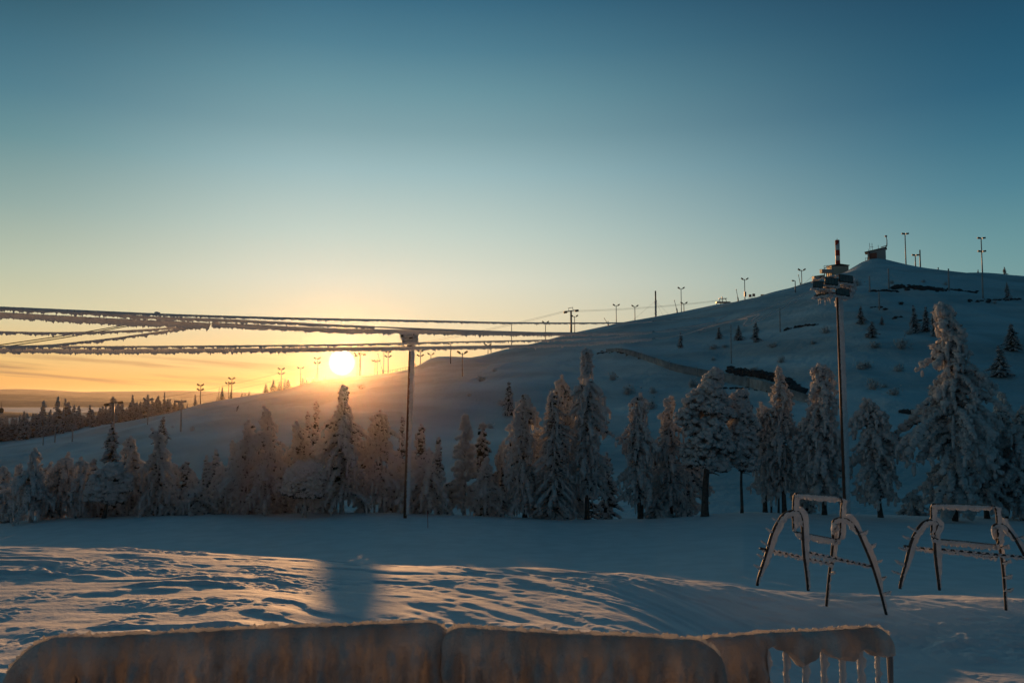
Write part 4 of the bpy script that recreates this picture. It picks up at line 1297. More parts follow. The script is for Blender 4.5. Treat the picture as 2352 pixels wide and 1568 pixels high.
def rime_strip(mb, P, depth, thick, direction, step=0.03, seed=0, ragged=0.35, tooth=0.06, spike=1.0, back=0.012, crumb=0.0):
    """frost fin: depth = how far it grows along direction, with jagged edge"""
    P = resample(P, step)
    m = len(P)
    dirv = np.broadcast_to(np.asarray(direction, float), P.shape)
    T = np.gradient(P, axis=0)
    T /= np.linalg.norm(T, axis=1)[:, None] + 1e-9
    Dv = dirv - (dirv * T).sum(1)[:, None] * T
    Dv /= np.linalg.norm(Dv, axis=1)[:, None] + 1e-9
    Nv = np.cross(T, Dv)
    s = np.arange(m) * step
    depth = np.broadcast_to(np.asarray(depth, float), (m,))
    big = 0.6 * vnoise(s / (tooth * 30) + seed, s * 0, seed=seed) + 0.4 * vnoise(s / (tooth * 3.1), s * 0, seed=seed + 1)
    fine = vnoise(s / tooth + seed * 2, s * 0, seed=seed + 5)
    edge = depth * (1 + ragged * 0.8 * big) + tooth * 0.55 * spike * fine
    if crumb:
        edge = edge + tooth * crumb * (np.abs(RNG.normal(size=m)) ** 1.5 - 0.4)
    endf = np.clip(np.minimum(np.arange(m), np.arange(m)[::-1]) / 2.0, 0.12, 1)
    edge = np.maximum(edge * endf, 0.012)
    n = 10
    a = np.linspace(0, 2 * math.pi, n, endpoint=False)
    # teardrop section from -back to edge
    cx = (np.cos(a) * 0.5 + 0.5)
    V = P[:, None, :] + (cx[None, :] * (edge + back)[:, None] - back)[:, :, None] * Dv[:, None, :] + (np.sin(a)[None, :] * (1 - 0.35 * cx)[None, :] * (thick * (0.8 + 0.35 * np.abs(fine) + 0.25 * big))[:, None])[:, :, None] * Nv[:, None, :]
    jit = 0.10 * thick
    V = V + jit * RNG.normal(size=V.shape)
    i = np.arange(m - 1)[:, None] * n
    j = np.arange(n)[None, :]
    j2 = (j + 1) % n
    q = np.stack([i + j, i + j2, i + n + j2, i + n + j], -1).reshape(-1, 4)
    mb.add(V.reshape(-1, 3), [q, np.array([np.arange(n)[::-1]]), np.array([np.arange(n) + (m - 1) * n])])


# ------------------------------------------------------------------ overhead cables under thick rime
CAB_PX = np.array([-700, 0, 500, 1000, 1200, 1400, 1600, 1787, 1900, 2000])
CAB_Y = np.array([13.0, 14.0, 15.5, 19.0, 22.0, 28.0, 46.0, 95.0, 390.0, 400.0])


def cab_Y(px):
    return math.exp(np.interp(px, CAB_PX, np.log(CAB_Y)))


def cable(name, pts, core, rime_d, label, group='frost-covered cables across the view', thick=None, starts=(), off=0.0, rime_range=None, tooth=0.07, knob=None):
    P = curve([at(px, py, cab_Y(px) + off) for px, py in pts], 20 * len(pts))
    root = empty(name, P[0], label, 'cable', group)
    mb = MB().tube(P - P[0], core, 6)
    mb.build('wire', M['cable'], root)
    pxs = W0 / 2 + F * P[:, 0] / P[:, 1]
    lo, hi = rime_range or (-1e9, 1500)
    k = (pxs >= lo) & (pxs <= hi)
    if rime_d and k.sum() > 2:
        fr = MB()
        Q = (P - P[0])[k]
        rs_ = resample(Q, 0.03)
        rime_strip(fr, Q, rime_d, (thick or rime_d * 0.36), (0.05, 0, -1), step=0.016, crumb=0.20, seed=len(label) + int(rime_d * 100), ragged=0.16, tooth=tooth * 0.8, spike=0.55, back=core + 0.012)
        k2 = pxs > hi
        if k2.sum() > 2:
            rime_strip(fr, (P - P[0])[k2], rime_d * 0.8, rime_d * 0.4, (0, 0, -1), step=0.4, seed=3, ragged=0.15, tooth=0.3, spike=0.05, back=core + 0.01)
        if knob:
            c_ = at(knob[0], knob[1], cab_Y(knob[0]) + off) - P[0]
            lump(fr, c_, (knob[2] * 1.3, knob[2] * 0.8, knob[2]), seed=4, amp=0.45, freq=2.4)
        fr.build('rime', M['frost'], root)
    return root


cable('frosted_cable', [(-700, 672), (-300, 693), (0, 706.5), (246, 717), (361, 722), (527, 727.5), (753, 733), (969, 737), (1149, 741), (1293, 742), (1437, 741), (1502, 737), (1592, 731), (1667, 722), (1757, 709), (1900, 655)],
      0.010, 0.028, 'thin topmost frosted cable running the whole width above the sun', thick=0.014, tooth=0.05, knob=(361, 721.5, 0.042))
cable('frosted_cable', [(-700, 680), (-300, 698), (0, 709), (112, 714), (224, 720), (358, 729), (527, 735), (753, 746), (861, 751), (969, 755), (1077, 759), (1239, 764), (1330, 765.5)],
      0.009, 0.042, 'frosted cable with a ragged fringe that breaks off above the sun, second from the top', thick=0.022, off=0.15, rime_range=(-800, 861))
cable('frosted_cable', [(-700, 690), (-300, 708), (0, 720), (112, 726), (224, 732), (336, 737.5), (448, 742.5), (484, 744.5)],
      0.014, 0.095, 'thickest frosted cable at the upper left, ending in a thin tip', thick=0.034, off=0.3)
cable('frosted_cable', [(486, 743.5), (527, 745), (753, 755.5), (969, 760), (1149, 763.5), (1329, 764.5), (1437, 762.5), (1552, 758), (1622, 747), (1712, 731), (1787, 715), (1900, 653)],
      0.013, 0.078, 'thick frosted cable starting in a blunt lump left of the sun', thick=0.030, off=0.3, knob=(496, 747, 0.062))
cable('frosted_cable', [(-300, 796), (0, 796), (101, 796), (224, 797), (527, 795), (753, 792.5), (969, 787.5), (1149, 783.5), (1257, 781), (1365, 777), (1412, 773), (1562, 753), (1637, 740), (1742, 716), (1900, 651)],
      0.009, 0.024, 'thin frosted cable just above the lowest thick cable', thick=0.017, off=0.5, tooth=0.09)
cable('frosted_cable', [(-700, 796), (-300, 800), (0, 802), (224, 804), (527, 802.5), (753, 800), (969, 797.5), (1174, 794), (1365, 786.5), (1552, 771), (1637, 748), (1742, 721), (1787, 709), (1900, 650)],
      0.013, 0.066, 'lowest thick frosted cable, crossing right over the sun', thick=0.028, off=0.6, knob=(36, 806, 0.062))
cable('frosted_cable', [(-200, 756), (0, 763), (134, 765), (258, 762), (358, 756.5), (439, 749.5), (482, 745)], 0.010, 0.028, 'sagging thin frosted cable at the far left between the two thick cables', thick=0.014, off=0.4)
cable('frosted_cable', [(11, 796.5), (107, 794), (180, 787), (269, 777), (360, 764), (448, 751.5), (484, 745)], 0.010, 0.030, 'slanting frosted cable rising from the lowest cable to the tip of the thickest one', thick=0.014, off=0.45)
cable('guy_wire', [(-200, 820), (0, 792), (150, 770), (302, 744)], 0.010, 0, 'bare thin wire slanting up at far left, upper one of two', 'bare slanting wires', off=0.8)
cable('guy_wire', [(-200, 835), (11, 796.5), (160, 773), (320, 744)], 0.010, 0, 'bare thin wire slanting up at far left, lower one of two', 'bare slanting wires', off=0.9)

# ------------------------------------------------------------------ frosted ski racks
DOWN = (0, 0, -1)


def ski_rack(label, q, arches, ring, bars, pegs):
    """q turns zoom points into world points (x, y, distance)"""
    allp = [q(*p) for a in arches for p in a]
    base = np.mean([arches_p for arches_p in [allp[0], allp[-1]]], axis=0)
    foot = q(*arches[0][0])
    base = np.array([foot[0], foot[1], foot[2]])
    root = empty('ski_rack', base, label, 'ski rack', 'tubular steel ski racks on the snow')
    FR = (0.95, 0.15, -0.25)
    for a in arches:
        P = curve([q(*p) for p in a], 60) - base
        P[0, 2] -= 0.05
        P[-1, 2] -= 0.05
        o = MB().tube(P, 0.025, 10).build('leg_arch', M['steel'], root)
        mb = MB()
        half = len(P) // 2
        zt = P[:, 2].max()
        # frost is thin near the ground, thick at the bend
        dep = 0.045 + 0.085 * smooth(0.1, 0.95, P[:, 2] / zt)
        Q = resample(P, 0.025)
        dq = np.interp(np.linspace(0, 1, len(Q)), np.linspace(0, 1, len(P)), dep)
        rime_strip(mb, Q, dq[:len(resample(Q, 0.025))] if len(dq) >= len(resample(Q, 0.025)) else 0.1, 0.027, FR, step=0.025, seed=len(label), ragged=0.25, tooth=0.05, spike=0.5)
        ap = P[np.argmax(P[:, 2])]
        top = P[(P[:, 2] > zt - 0.32)]
        rime_strip(mb, top, 0.12, 0.045, DOWN, step=0.025, seed=8, ragged=0.4, tooth=0.06)
        mb.build('frost', M['frost'], o)
    P = curve([q(*p) for p in ring], 90) - base
    o = MB().tube(P, 0.020, 10).build('hoop', M['steel'], root)
    mb = MB()
    seg = np.linalg.norm(np.diff(P, axis=0), axis=1)
    T = np.gradient(P, axis=0)
    T /= np.linalg.norm(T, axis=1)[:, None] + 1e-9
    horiz = np.abs(T[:, 2]) < 0.6
    i0 = 0
    for i in range(1, len(P) + 1):
        if i == len(P) or horiz[i] != horiz[i0]:
            a0, a1 = max(0, i0 - 1), min(len(P), i + 1)
            if a1 - a0 > 2:
                if horiz[i0]:
                    rime_strip(mb, P[a0:a1], 0.085, 0.034, DOWN, step=0.022, seed=i0, ragged=0.3, tooth=0.045, spike=1.2)
                else:
                    rime_strip(mb, P[a0:a1], 0.105, 0.036, (1, 0, 0), step=0.022, seed=i0, ragged=0.2, tooth=0.05, spike=0.4)
            i0 = i
    mb.build('frost', M['frost'], o)
    for b0, b1, n in bars:
        A, B = q(*b0) - base, q(*b1) - base
        P = np.linspace(A, B, 12)
        o = MB().tube(P, 0.024, 8).build('ski_bar', M['steel'], root)
        tv = (B - A) / np.linalg.norm(B - A)
        side = np.cross(tv, (0, 0, 1.0))
        for k in range(n):
            c_ = A + (B - A) * (0.06 + 0.88 * (k + 0.5) / n)
            mt = MB().tube(np.array([c_ + (0, 0, 0.0), c_ + side * 0.05 + np.array((0, 0, -0.02)), c_ + side * 0.10 + np.array((0, 0, 0.015))]), 0.010, 6)
        tt_ = mt.build('slot_pin', M['galvanised'], o)
        mb = MB()
        rime_strip(mb, P, 0.05, 0.028, DOWN, step=0.025, seed=n, ragged=0.4, tooth=0.05, spike=1.0)
        for k in range(n):
            c_ = A + (B - A) * (0.06 + 0.88 * (k + 0.5) / n)
            rime_strip(mb, np.array([c_ + (0, 0, 0.022), c_ + side * 0.05 + np.array((0, 0, 0.004)), c_ + side * 0.10 + np.array((0, 0, 0.03))]), 0.03, 0.018, DOWN, step=0.02, seed=k, ragged=0.4, tooth=0.03)
        mb.build('frost', M['frost'], o)
    for p0, p1 in pegs:
        A, B = q(*p0) - base, q(*p1) - base
        P = np.linspace(A, B, 6)
        o = MB().tube(P, 0.013, 6).build('peg', M['steel'], root)
        mb = MB()
        rime_strip(mb, np.linspace(A, B + (B - A) * 0.1, 6), 0.045, 0.02, (0.5, 0, -0.6), step=0.02, seed=int(p0[1]), ragged=0.5, tooth=0.05)
        mb.build('frost', M['frost'], o)
    return root


def q1(x, y, Y):
    return at(1712.3 + 0.204 * x, 1110.1 + 0.204 * y, Y)


def q2(x, y, Y):
    return at(2032.1 + 0.204 * x, 1110.1 + 0.204 * y, Y)


def foot(qf, x, y):
    """distance at which the sight line of a foot meets the snow"""
    lo = 9.0
    for Y in np.arange(9.0, 22.0, 0.02):
        p = qf(x, y, Y)
        if p[2] <= float(near_z(np.array([p[0]]), np.array([Y]))[0]):
            return Y
    return 14.0


fa, fb, fc_, fd = foot(q1, 130, 1115), foot(q1, 705, 1170), foot(q1, 910, 1380), foot(q1, 1590, 1470)
print('rack1 feet', fa, fb, fc_, fd)
YL, YR_ = (fa + fb) / 2, (fc_ + fd) / 2
ski_rack('ski rack fully in view, its square hoop thick with frost, below the right floodlight mast', q1,
         [[(130, 1115, fa), (235, 780, fa), (300, 560, fa), (380, 405, YL + 0.05), (440, 340, YL), (520, 310, YL), (590, 318, YL), (628, 380, YL), (640, 480, fb), (655, 760, fb), (680, 960, fb), (705, 1170, fb)],
          [(910, 1380, fc_), (940, 1050, fc_), (975, 760, fc_), (985, 560, fc_), (985, 440, YR_), (1020, 400, YR_), (1090, 390, YR_), (1170, 420, YR_), (1240, 500, YR_), (1310, 640, fd), (1440, 960, fd), (1590, 1470, fd)]],
         [(540, 520, YL), (538, 330, YL), (545, 160, YL), (562, 122, YL), (600, 114, YL), (800, 130, (YL + YR_) / 2), (1040, 150, YR_ + .1), (1080, 168, YR_), (1088, 210, YR_), (1078, 300, YR_), (1075, 400, YR_), (1068, 560, YR_), (1055, 615, YR_), (1010, 628, YR_ + .1), (800, 590, (YL + YR_) / 2), (610, 556, YL), (565, 545, YL), (542, 522, YL)],
         [((165, 728, fa - 0.05), (985, 905, fc_ - 0.05), 11), ((655, 765, fb + 0.05), (1420, 930, fd + 0.05), 10)],
         [((362, 412, YL), (305, 385, YL - .15)), ((300, 540, fa), (240, 505, fa - .15)), ((248, 690, fa), (185, 648, fa - .15)), ((205, 830, fa), (142, 798, fa - .15)), ((165, 945, fa), (102, 915, fa - .15)),
          ((985, 545, fc_), (1035, 490, fc_ - .2)), ((985, 685, fc_), (1035, 640, fc_ - .2)), ((962, 875, fc_), (1030, 820, fc_ - .2)), ((945, 1010, fc_), (1000, 990, fc_ - .2)),
          ((1285, 560, fd), (1368, 530, fd + .15)), ((1345, 715, fd), (1460, 680, fd + .15)), ((1412, 890, fd), (1528, 862, fd + .15)), ((1470, 1080, fd), (1578, 1050, fd + .15)), ((1525, 1240, fd), (1632, 1215, fd + .15))])
fa, fb, fc_ = foot(q2, 170, 1150), foot(q2, 615, 1165), foot(q2, 1365, 1425)
fd = fc_ - 0.4
print('rack2 feet', fa, fb, fc_)
YL, YR_ = (fa + fb) / 2, fc_ - 0.2
ski_rack('ski rack at the right edge of the photo, partly cut off by the frame', q2,
         [[(170, 1150, fa), (235, 900, fa), (290, 680, fa), (350, 540, YL), (420, 450, YL), (500, 412, YL), (570, 430, YL), (592, 480, YL), (560, 600, fb), (575, 860, fb), (615, 1165, fb)],
          [(1365, 1425, fc_), (1335, 1000, fc_), (1300, 760, fc_), (1250, 600, fc_), (1218, 500, YR_), (1245, 462, YR_), (1310, 455, YR_), (1390, 520, YR_), (1500, 680, fd), (1640, 980, fd), (1760, 1480, fd)]],
         [(530, 560, YL), (528, 400, YL), (526, 275, YL), (540, 240, YL), (580, 232, YL), (900, 238, (YL + YR_) / 2), (1180, 250, YR_ + .1), (1240, 262, YR_), (1256, 310, YR_), (1268, 460, YR_), (1280, 620, YR_), (1275, 672, YR_), (1230, 690, YR_ + .1), (900, 655, (YL + YR_) / 2), (590, 628, YL), (545, 610, YL), (531, 565, YL)],
         [((222, 705, fa - .05), (1260, 828, fc_ - .05), 10), ((560, 735, fb + .05), (1640, 832, fd + .05), 10)],
         [((350, 515, YL), (275, 485, YL - .15)), ((290, 622, fa), (212, 590, fa - .15)), ((255, 750, fa), (165, 722, fa - .15)), ((215, 900, fa), (125, 862, fa - .15)), ((180, 1018, fa), (90, 982, fa - .15)),
          ((1255, 605, fc_), (1345, 560, fc_ - .2)), ((1290, 722, fc_), (1385, 695, fc_ - .2)), ((1318, 895, fc_), (1408, 862, fc_ - .2)), ((1335, 1055, fc_), (1425, 1028, fc_ - .2)), ((1345, 1205, fc_), (1440, 1180, fc_ - .2)),
          ((1490, 610, fd), (1570, 590, fd + .15))])

# ------------------------------------------------------------------ snow-plastered crowd barriers in the foreground


def barrier(label, p0, p1, Yb0, Yb1, height, round_l, round_r, open_bars, seed, holes=False):
    """p0/p1 = picture points of the two top corners"""
    A, B = at(p0[0], p0[1], Yb0), at(p1[0], p1[1], Yb1)
    L = np.linalg.norm((B - A)[:2])
    ux = (B - A) / L
    ux[2] = 0
    ux /= np.linalg.norm(ux)
    nrm = np.array([ux[1], -ux[0], 0])            # toward the camera
    root = empty('crowd_barrier', (A[0], A[1], 0.0), label, 'barrier', 'snow-plastered crowd barriers')
    base = np.array([A[0], A[1], 0.0])
    zt = lambda s: A[2] + (B[2] - A[2]) * s / L
    rl, rr_ = round_l, round_r
    # steel tube frame and bars
    pts = [np.array([0, 0, 0.0]), np.array([0, 0, zt(0) - rl])]
    for a in np.linspace(0, math.pi / 2, 7)[1:]:
        pts.append(np.array([rl * (1 - math.cos(a)), 0, zt(0) - rl + rl * math.sin(a)]))
    for a in np.linspace(math.pi / 2, 0, 7):
        pts.append(np.array([L - rr_ * (1 - math.cos(a)), 0, zt(L) - rr_ + rr_ * math.sin(a)]))
    pts.append(np.array([L, 0, 0.0]))
    G = np.array([p[0] * ux + np.array([0, 0, p[2] - 0.035]) for p in pts])
    MB().tube(G, 0.019, 8).build('frame', M['galvanised'], root)
    MB().tube(np.array([ux * 0.02 + (0, 0, 0.22), ux * (L - 0.02) + (0, 0, 0.22)]), 0.017, 8).build('bottom_rail', M['galvanised'], root)
    nb = max(6, int(L / 0.125))
    for k in range(nb):
        s = (k + 0.7) / (nb + 0.4) * L
        lean = 0.0
        zt_ = zt(s) - 0.04
        if s < rl:
            zt_ -= rl - math.sqrt(max(0, rl ** 2 - (rl - s) ** 2))
        if L - s < rr_:
            zt_ -= rr_ - math.sqrt(max(0, rr_ ** 2 - (rr_ - (L - s)) ** 2))
        o = MB().tube(np.array([ux * (s - 0.0) + (0, 0, 0.2), ux * s + (0, 0, zt_)]), 0.008, 6).build('bar', M['galvanised'], root)
    # the snow crust that has grown over the mesh, with vertical ribs
    nx, nz = int(L / 0.012), 90
    s = np.linspace(-0.03, L + 0.03, nx)
    top = np.array([zt(v) for v in s]) + 0.028
    dl = np.clip((s + 0.03) / (rl + 0.03), 0, 1)
    dr = np.clip((L + 0.03 - s) / (rr_ + 0.03), 0, 1)
    top = top - (rl + 0.03) * (1 - np.sqrt(1 - (1 - dl) ** 2)) - (rr_ + 0.03) * (1 - np.sqrt(1 - (1 - dr) ** 2))
    top = top + 0.006 * fbm(s * 1.7, s * 0 + seed, seed=seed, octaves=3) + 0.003 * vnoise(s * 30, s * 0, seed=seed)
    if holes:
        zz_ = np.array([zt(v) for v in s])
        f_ = s / L
        dcap = np.interp(f_, [0, 0.30, 0.33, 0.36, 0.42, 0.47, 0.51, 0.54, 0.58, 0.61, 0.66, 0.74, 0.80, 0.83, 0.88, 0.93, 0.97, 1.0],
                         [0.9, 0.9, 0.06, 0.045, 0.05, 0.09, 0.17, 0.20, 0.12, 0.07, 0.13, 0.15, 0.11, 0.095, 0.13, 0.16, 0.13, 0.14])
        low = zz_ - dcap - 0.02 * np.abs(vnoise(s * 24, s * 0, seed=seed + 2)) - 0.012 * fbm(s * 9, s * 0, seed=seed, octaves=2)
        low = np.maximum(low, 0.25)
    else:
        low = np.full_like(s, 0.12)
    low = np.minimum(low, top - 0.012)
    t = np.linspace(0, 1, nz)[:, None]
    Z = low[None, :] + (top - low)[None, :] * t
    S = np.broadcast_to(s[None, :], Z.shape)
    dtop = top[None, :] - Z
    ribs = np.sin(S / 0.125 * 2 * math.pi + 1.2 * fbm(Z * 2.0, S * 0.7, seed=seed, octaves=2))
    relief = smooth(0.06, 0.22, dtop) * (0.042 * ribs + 0.040 * fbm(S * 9, Z * 5, seed=seed + 1, octaves=4) + 0.024 * np.abs(fbm(S * 24, Z * 18, seed=seed + 3, octaves=2)))
    dq_ = np.clip(dtop / 0.06, 0.0, 1)
    th_ = (0.062 + 0.006 * smooth(0.0, 0.25, dtop)) * np.sqrt(1 - (1 - dq_) ** 2) * np.sqrt(np.clip((Z - low[None, :]) / 0.02, 0, 1)) + 0.002
    th_ = th_ * np.sqrt(np.clip(np.minimum(S + 0.03, L + 0.03 - S) / 0.05, 0.02, 1))
    front, backo = th_ + relief * np.clip(th_ / 0.04, 0, 1), -th_ * 0.8
    Pf = S[..., None] * ux + np.stack([0 * S, 0 * S, Z], -1) + front[..., None] * nrm
    Pb = S[..., None] * ux + np.stack([0 * S, 0 * S, Z], -1) + backo[..., None] * nrm
    r_, c_ = S.shape
    V = np.concatenate([Pf.reshape(-1, 3), Pb.reshape(-1, 3)])
    i = np.arange(r_ - 1)[:, None] * c_ + np.arange(c_ - 1)[None, :]
    qf = np.stack([i, i + 1, i + c_ + 1, i + c_], -1).reshape(-1, 4)
    off_ = r_ * c_
    qb = qf[:, ::-1] + off_
    eT = np.stack([np.arange(c_ - 1) + (r_ - 1) * c_, np.arange(1, c_) + (r_ - 1) * c_, np.arange(1, c_) + (r_ - 1) * c_ + off_, np.arange(c_ - 1) + (r_ - 1) * c_ + off_], -1)
    eB = np.stack([np.arange(c_ - 1), np.arange(c_ - 1) + off_, np.arange(1, c_) + off_, np.arange(1, c_)], -1)
    eL = np.stack([np.arange(r_ - 1) * c_, np.arange(1, r_) * c_, np.arange(1, r_) * c_ + off_, np.arange(r_ - 1) * c_ + off_], -1)
    eR = eL[:, ::-1] + (c_ - 1)
    MB().add(V, [qf, qb, eT, eB, eL, eR]).build('snow_crust', M['crust'], root)
    rim = MB()
    kk = (s > 0.0) & (s < L)
    rime_strip(rim, s[kk][:, None] * ux + np.stack([0 * s[kk], 0 * s[kk], top[kk] - 0.006], -1), 0.016, 0.016, (0, 0, 1), step=0.008, seed=seed, ragged=0.3, tooth=0.02, spike=0.5, back=0.01, crumb=0.2)
    rim.build('rim_frost', M['rim'], root)
    if holes:
        mb = MB()
        for k in range(nb):
            sx = (k + 0.7) / (nb + 0.4) * L
            if sx < 0.2 * L:
                continue
            rime_strip(mb, np.array([ux * sx + (0, 0, 0.2), ux * sx + (0, 0, zt(sx) - 0.03)]), 0.030, 0.015, ux + np.array([0, 0, -0.1]), step=0.012, seed=k, ragged=0.5, tooth=0.03, back=0.016)
        mb.build('bar_frost', M['frost'], root)
    return root


crust = material('snow_crust', (0.66, 0.61, 0.58), 0.85, var=0.30, scale=5.0, bump=1.0, bscale=22.0, bdist=0.05, spec=0.1, trans=0.22, stretch=(1.0, 1.0, 0.45))
M['rim'] = material('rim_frost', (0.85, 0.83, 0.80), 0.9, var=0.05, bump=0.3, bscale=60.0, bdist=0.01, spec=0.1, trans=0.6)
for nd in list(crust.node_tree.nodes):
    if nd.type == 'MIX_SHADER':
        gg = NT.__new__(NT)
        gg.t = crust.node_tree
        tcv = gg.vm('MULTIPLY', gg.n('ShaderNodeTexCoord').outputs['Object'], (2.0, 2.0, 0.5))
        gg.put(nd.inputs[0], gg.m('ADD', 0.10, gg.m('MULTIPLY', gg.step(0.35, 0.72, gg.noise(tcv, 5.5, 6, 0.7)), 0.45)))
M['crust'] = crust
barrier('left snow-plastered crowd barrier, the longest and highest, with a sunlit top edge', (18, 1478), (1026, 1433), 4.35, 4.75, 1.1, 0.30, 0.12, False, 11)
barrier('middle snow-plastered crowd barrier with a ribbed face, between the other two', (1024, 1447), (1655, 1482), 4.70, 4.45, 1.1, 0.10, 0.16, False, 23)
barrier('right crowd barrier with bare frosted bars showing below its snow cap', (1594, 1474), (2042, 1446), 4.75, 5.05, 1.1, 0.12, 0.14, True, 37, holes=True)

# ------------------------------------------------------------------ floodlight masts


def ybox(mb, c, s, tilt=0.0, roll=0.0, yaw=0.0):
    rot = Matrix.Rotation(yaw, 3, 'Z') @ Matrix.Rotation(roll, 3, 'Y') @ Matrix.Rotation(tilt, 3, 'X')
    mb.box(c, s, np.array(rot))
    return rot


def floodlight(root, c, w, h, roll, split, seed, tilt=-0.35, yaw=0.0):
    """a flat lamp head facing the camera and downwards; w, h in metres"""
    c = np.asarray(c, float)
    hb = MB()
    rot = np.array(Matrix.Rotation(yaw, 3, 'Z') @ Matrix.Rotation(roll, 3, 'Y') @ Matrix.Rotation(tilt, 3, 'X'))
    V = []
    # tapered housing: wide at the front, narrow at the back
    for (fy_, sc) in ((-0.10, 1.0), (-0.02, 1.0), (0.22, 0.62)):
        for sx, sz in ((-1, -1), (1, -1), (1, 1), (-1, 1)):
            V.append((sx * w / 2 * sc, fy_, sz * h / 2 * sc))
    V = np.array(V) @ rot.T + c
    fq = [(0, 1, 2, 3)] + [(a * 4 + b, a * 4 + (b + 1) % 4, a * 4 + 4 + (b + 1) % 4, a * 4 + 4 + b)[::-1] for a in (0, 1) for b in range(4)] + [(11, 10, 9, 8)]
    o = MB().add(V, np.array(fq)).build('floodlight', M['steel'], root, smooth_=False)
    x0 = -w / 2 + 0.03
    gm = MB()
    ws = [split * (w - 0.06), (1 - split) * (w - 0.06)] if split < 1 else [w - 0.06]
    for k, ww in enumerate(ws):
        n = 3 if (k == 0 and split < 1) else 1
        for j in range(n):
            cw = ww / n
            cc = np.array([x0 + cw / 2, -0.106, 0]) @ rot.T + c
            gm.box(cc, (cw - 0.025, 0.012, h - 0.07), rot)
            x0 += cw
    gm.build('lens', M['glass'], o, smooth_=False)
    fm = MB()
    for k in range(5):
        px_ = (k / 4 - 0.5) * w
        lump(fm, np.array([px_, 0.08, -h / 2 - 0.03]) @ rot.T + c, (0.16, 0.13, 0.10), seed=seed + k, amp=0.5)
    for k in range(4):
        px_ = (k / 3 - 0.5) * w
        lump(fm, np.array([px_, 0.10, h / 2 + 0.0]) @ rot.T + c, (0.17, 0.13, 0.06), seed=seed + 9 + k, amp=0.5)
    fm.build('frost', M['frost'], o)
    return o


YM = 56.0
pb = at(1941, 1176, YM)
pb[2] = float(near_base(np.array([pb[0]]), np.array([YM]))[0])
pt = at(1922, 655, YM)
mast = empty('floodlight_mast', pb, 'tall right floodlight mast with a cluster of frosted lamp heads, in front of the summit', 'floodlight', None)
pole = MB().tube(np.array([(0, 0, -0.5), (pt - pb) * 0.5, pt - pb]), [0.115, 0.095, 0.075], 12).build('pole', M['rusty'], mast)
mb = MB()
rime_strip(mb, np.array([(0.02, 0, 0.3), (pt - pb) * 0.5, pt - pb]), 0.42, 0.15, (1, 0.1, 0), step=0.06, seed=5, ragged=0.12, tooth=0.09, spike=0.4, back=0.0)
mb.build('frost', M['frost'], pole)
kM = PX(YM)


def mz(x, y, dy=0.0):
    return at(1834.6 + 0.114 * x, 536.3 + 0.114 * y, YM + dy) - pb


fr_ = MB()
fr_.tube(np.array([mz(330, 1130), mz(700, 1080), mz(1090, 1000)]), 0.045, 8)
fr_.tube(np.array([mz(330, 1010, .1), mz(700, 960, .1), mz(1090, 900, .1)]), 0.045, 8)
fr_.tube(np.array([mz(460, 1230), mz(760, 1190), mz(1020, 1150)]), 0.045, 8)
fr_.tube(np.array([mz(770, 1300), mz(760, 900, .1)]), 0.06, 8)
fr_.build('cross_frame', M['galvanised'], mast)
sc_ = 0.114 * kM
floodlight(mast, mz(392, 1032, -.1), 195 * sc_, 150 * sc_, R(7), 0.7, 41, yaw=R(-22))
floodlight(mast, mz(655, 970, -.15), 265 * sc_, 165 * sc_, R(9), 0.72, 51, yaw=R(-6))
floodlight(mast, mz(942, 918, -.15), 290 * sc_, 165 * sc_, R(7), 0.68, 61, yaw=R(4))
floodlight(mast, mz(872, 1178, -.15), 290 * sc_, 170 * sc_, R(8), 0.66, 71, yaw=R(6))
floodlight(mast, mz(460, 1238, -.1), 250 * sc_, 120 * sc_, R(-4), 1.0, 81, tilt=R(-68), yaw=R(-40))
mb = MB()
for k, (x, y, rx, rz) in enumerate([(1090, 1050, .32, .45), (1060, 1150, .34, .5), (1000, 1230, .4, .38), (900, 1290, .45, .28), (820, 1330, .34, .35), (800, 1420, .26, .4), (560, 1170, .4, .26), (420, 1150, .35, .22),
                                  (480, 1290, .4, .2), (640, 1230, .3, .34), (700, 1080, .5, .2), (950, 1060, .5, .2), (540, 1050, .3, .22), (360, 920, .35, .12), (650, 880, .4, .1)]):
    lump(mb, mz(x, y, .22), (rx * 0.72, 0.30, rz * 0.72), seed=200 + k, amp=0.5, freq=2.2)
for k in range(16):
    x = 350 + 30 * k + (k % 3) * 9
    if 640 < x < 720:
        continue
    p0_ = mz(x, 1235 + 20 * (k % 3) + (40 if x > 720 else 0), .1)
    rime_strip(mb, np.array([p0_, p0_ + np.array([0.03, 0, -0.25 - 0.12 * ((k * 7) % 4)])]), 0.05, 0.04, (1, 0, 0), step=0.04, seed=k, ragged=0.6, tooth=0.08)
mb.build('frost', M['frost'], mast)

YM2 = 60.0
pb2 = at(930, 1181, YM2)
pb2[2] = float(near_base(np.array([pb2[0]]), np.array([YM2]))[0])
pt2 = at(942.5, 790, YM2)
k2 = PX(YM2)
mast2 = empty('floodlight_mast', pb2, 'left floodlight mast whose lamp head is a frost-caked lump beside the sun', 'floodlight', None)
pole = MB().tube(np.array([(0, 0, -0.5), (pt2 - pb2) * 0.5, (pt2 - pb2)]), [0.13, 0.115, 0.10], 12).build('pole', M['rusty'], mast2)
mb = MB()
rime_strip(mb, np.array([(0.0, 0, 0.2), (pt2 - pb2) * 0.5, pt2 - pb2]), 0.34, 0.15, (1, 0.05, 0), step=0.06, seed=15, ragged=0.12, tooth=0.08, spike=0.4, back=0.0)
mb.build('frost', M['frost'], pole)


def m2(x, y, dy=0.0):          # zoom of the lamp head, 1 zoom px = 0.066 working px
    return at(0.9408 * (940 + x * 0.07014), 0.9408 * (790 + y * 0.07014), YM2 + dy) - pb2


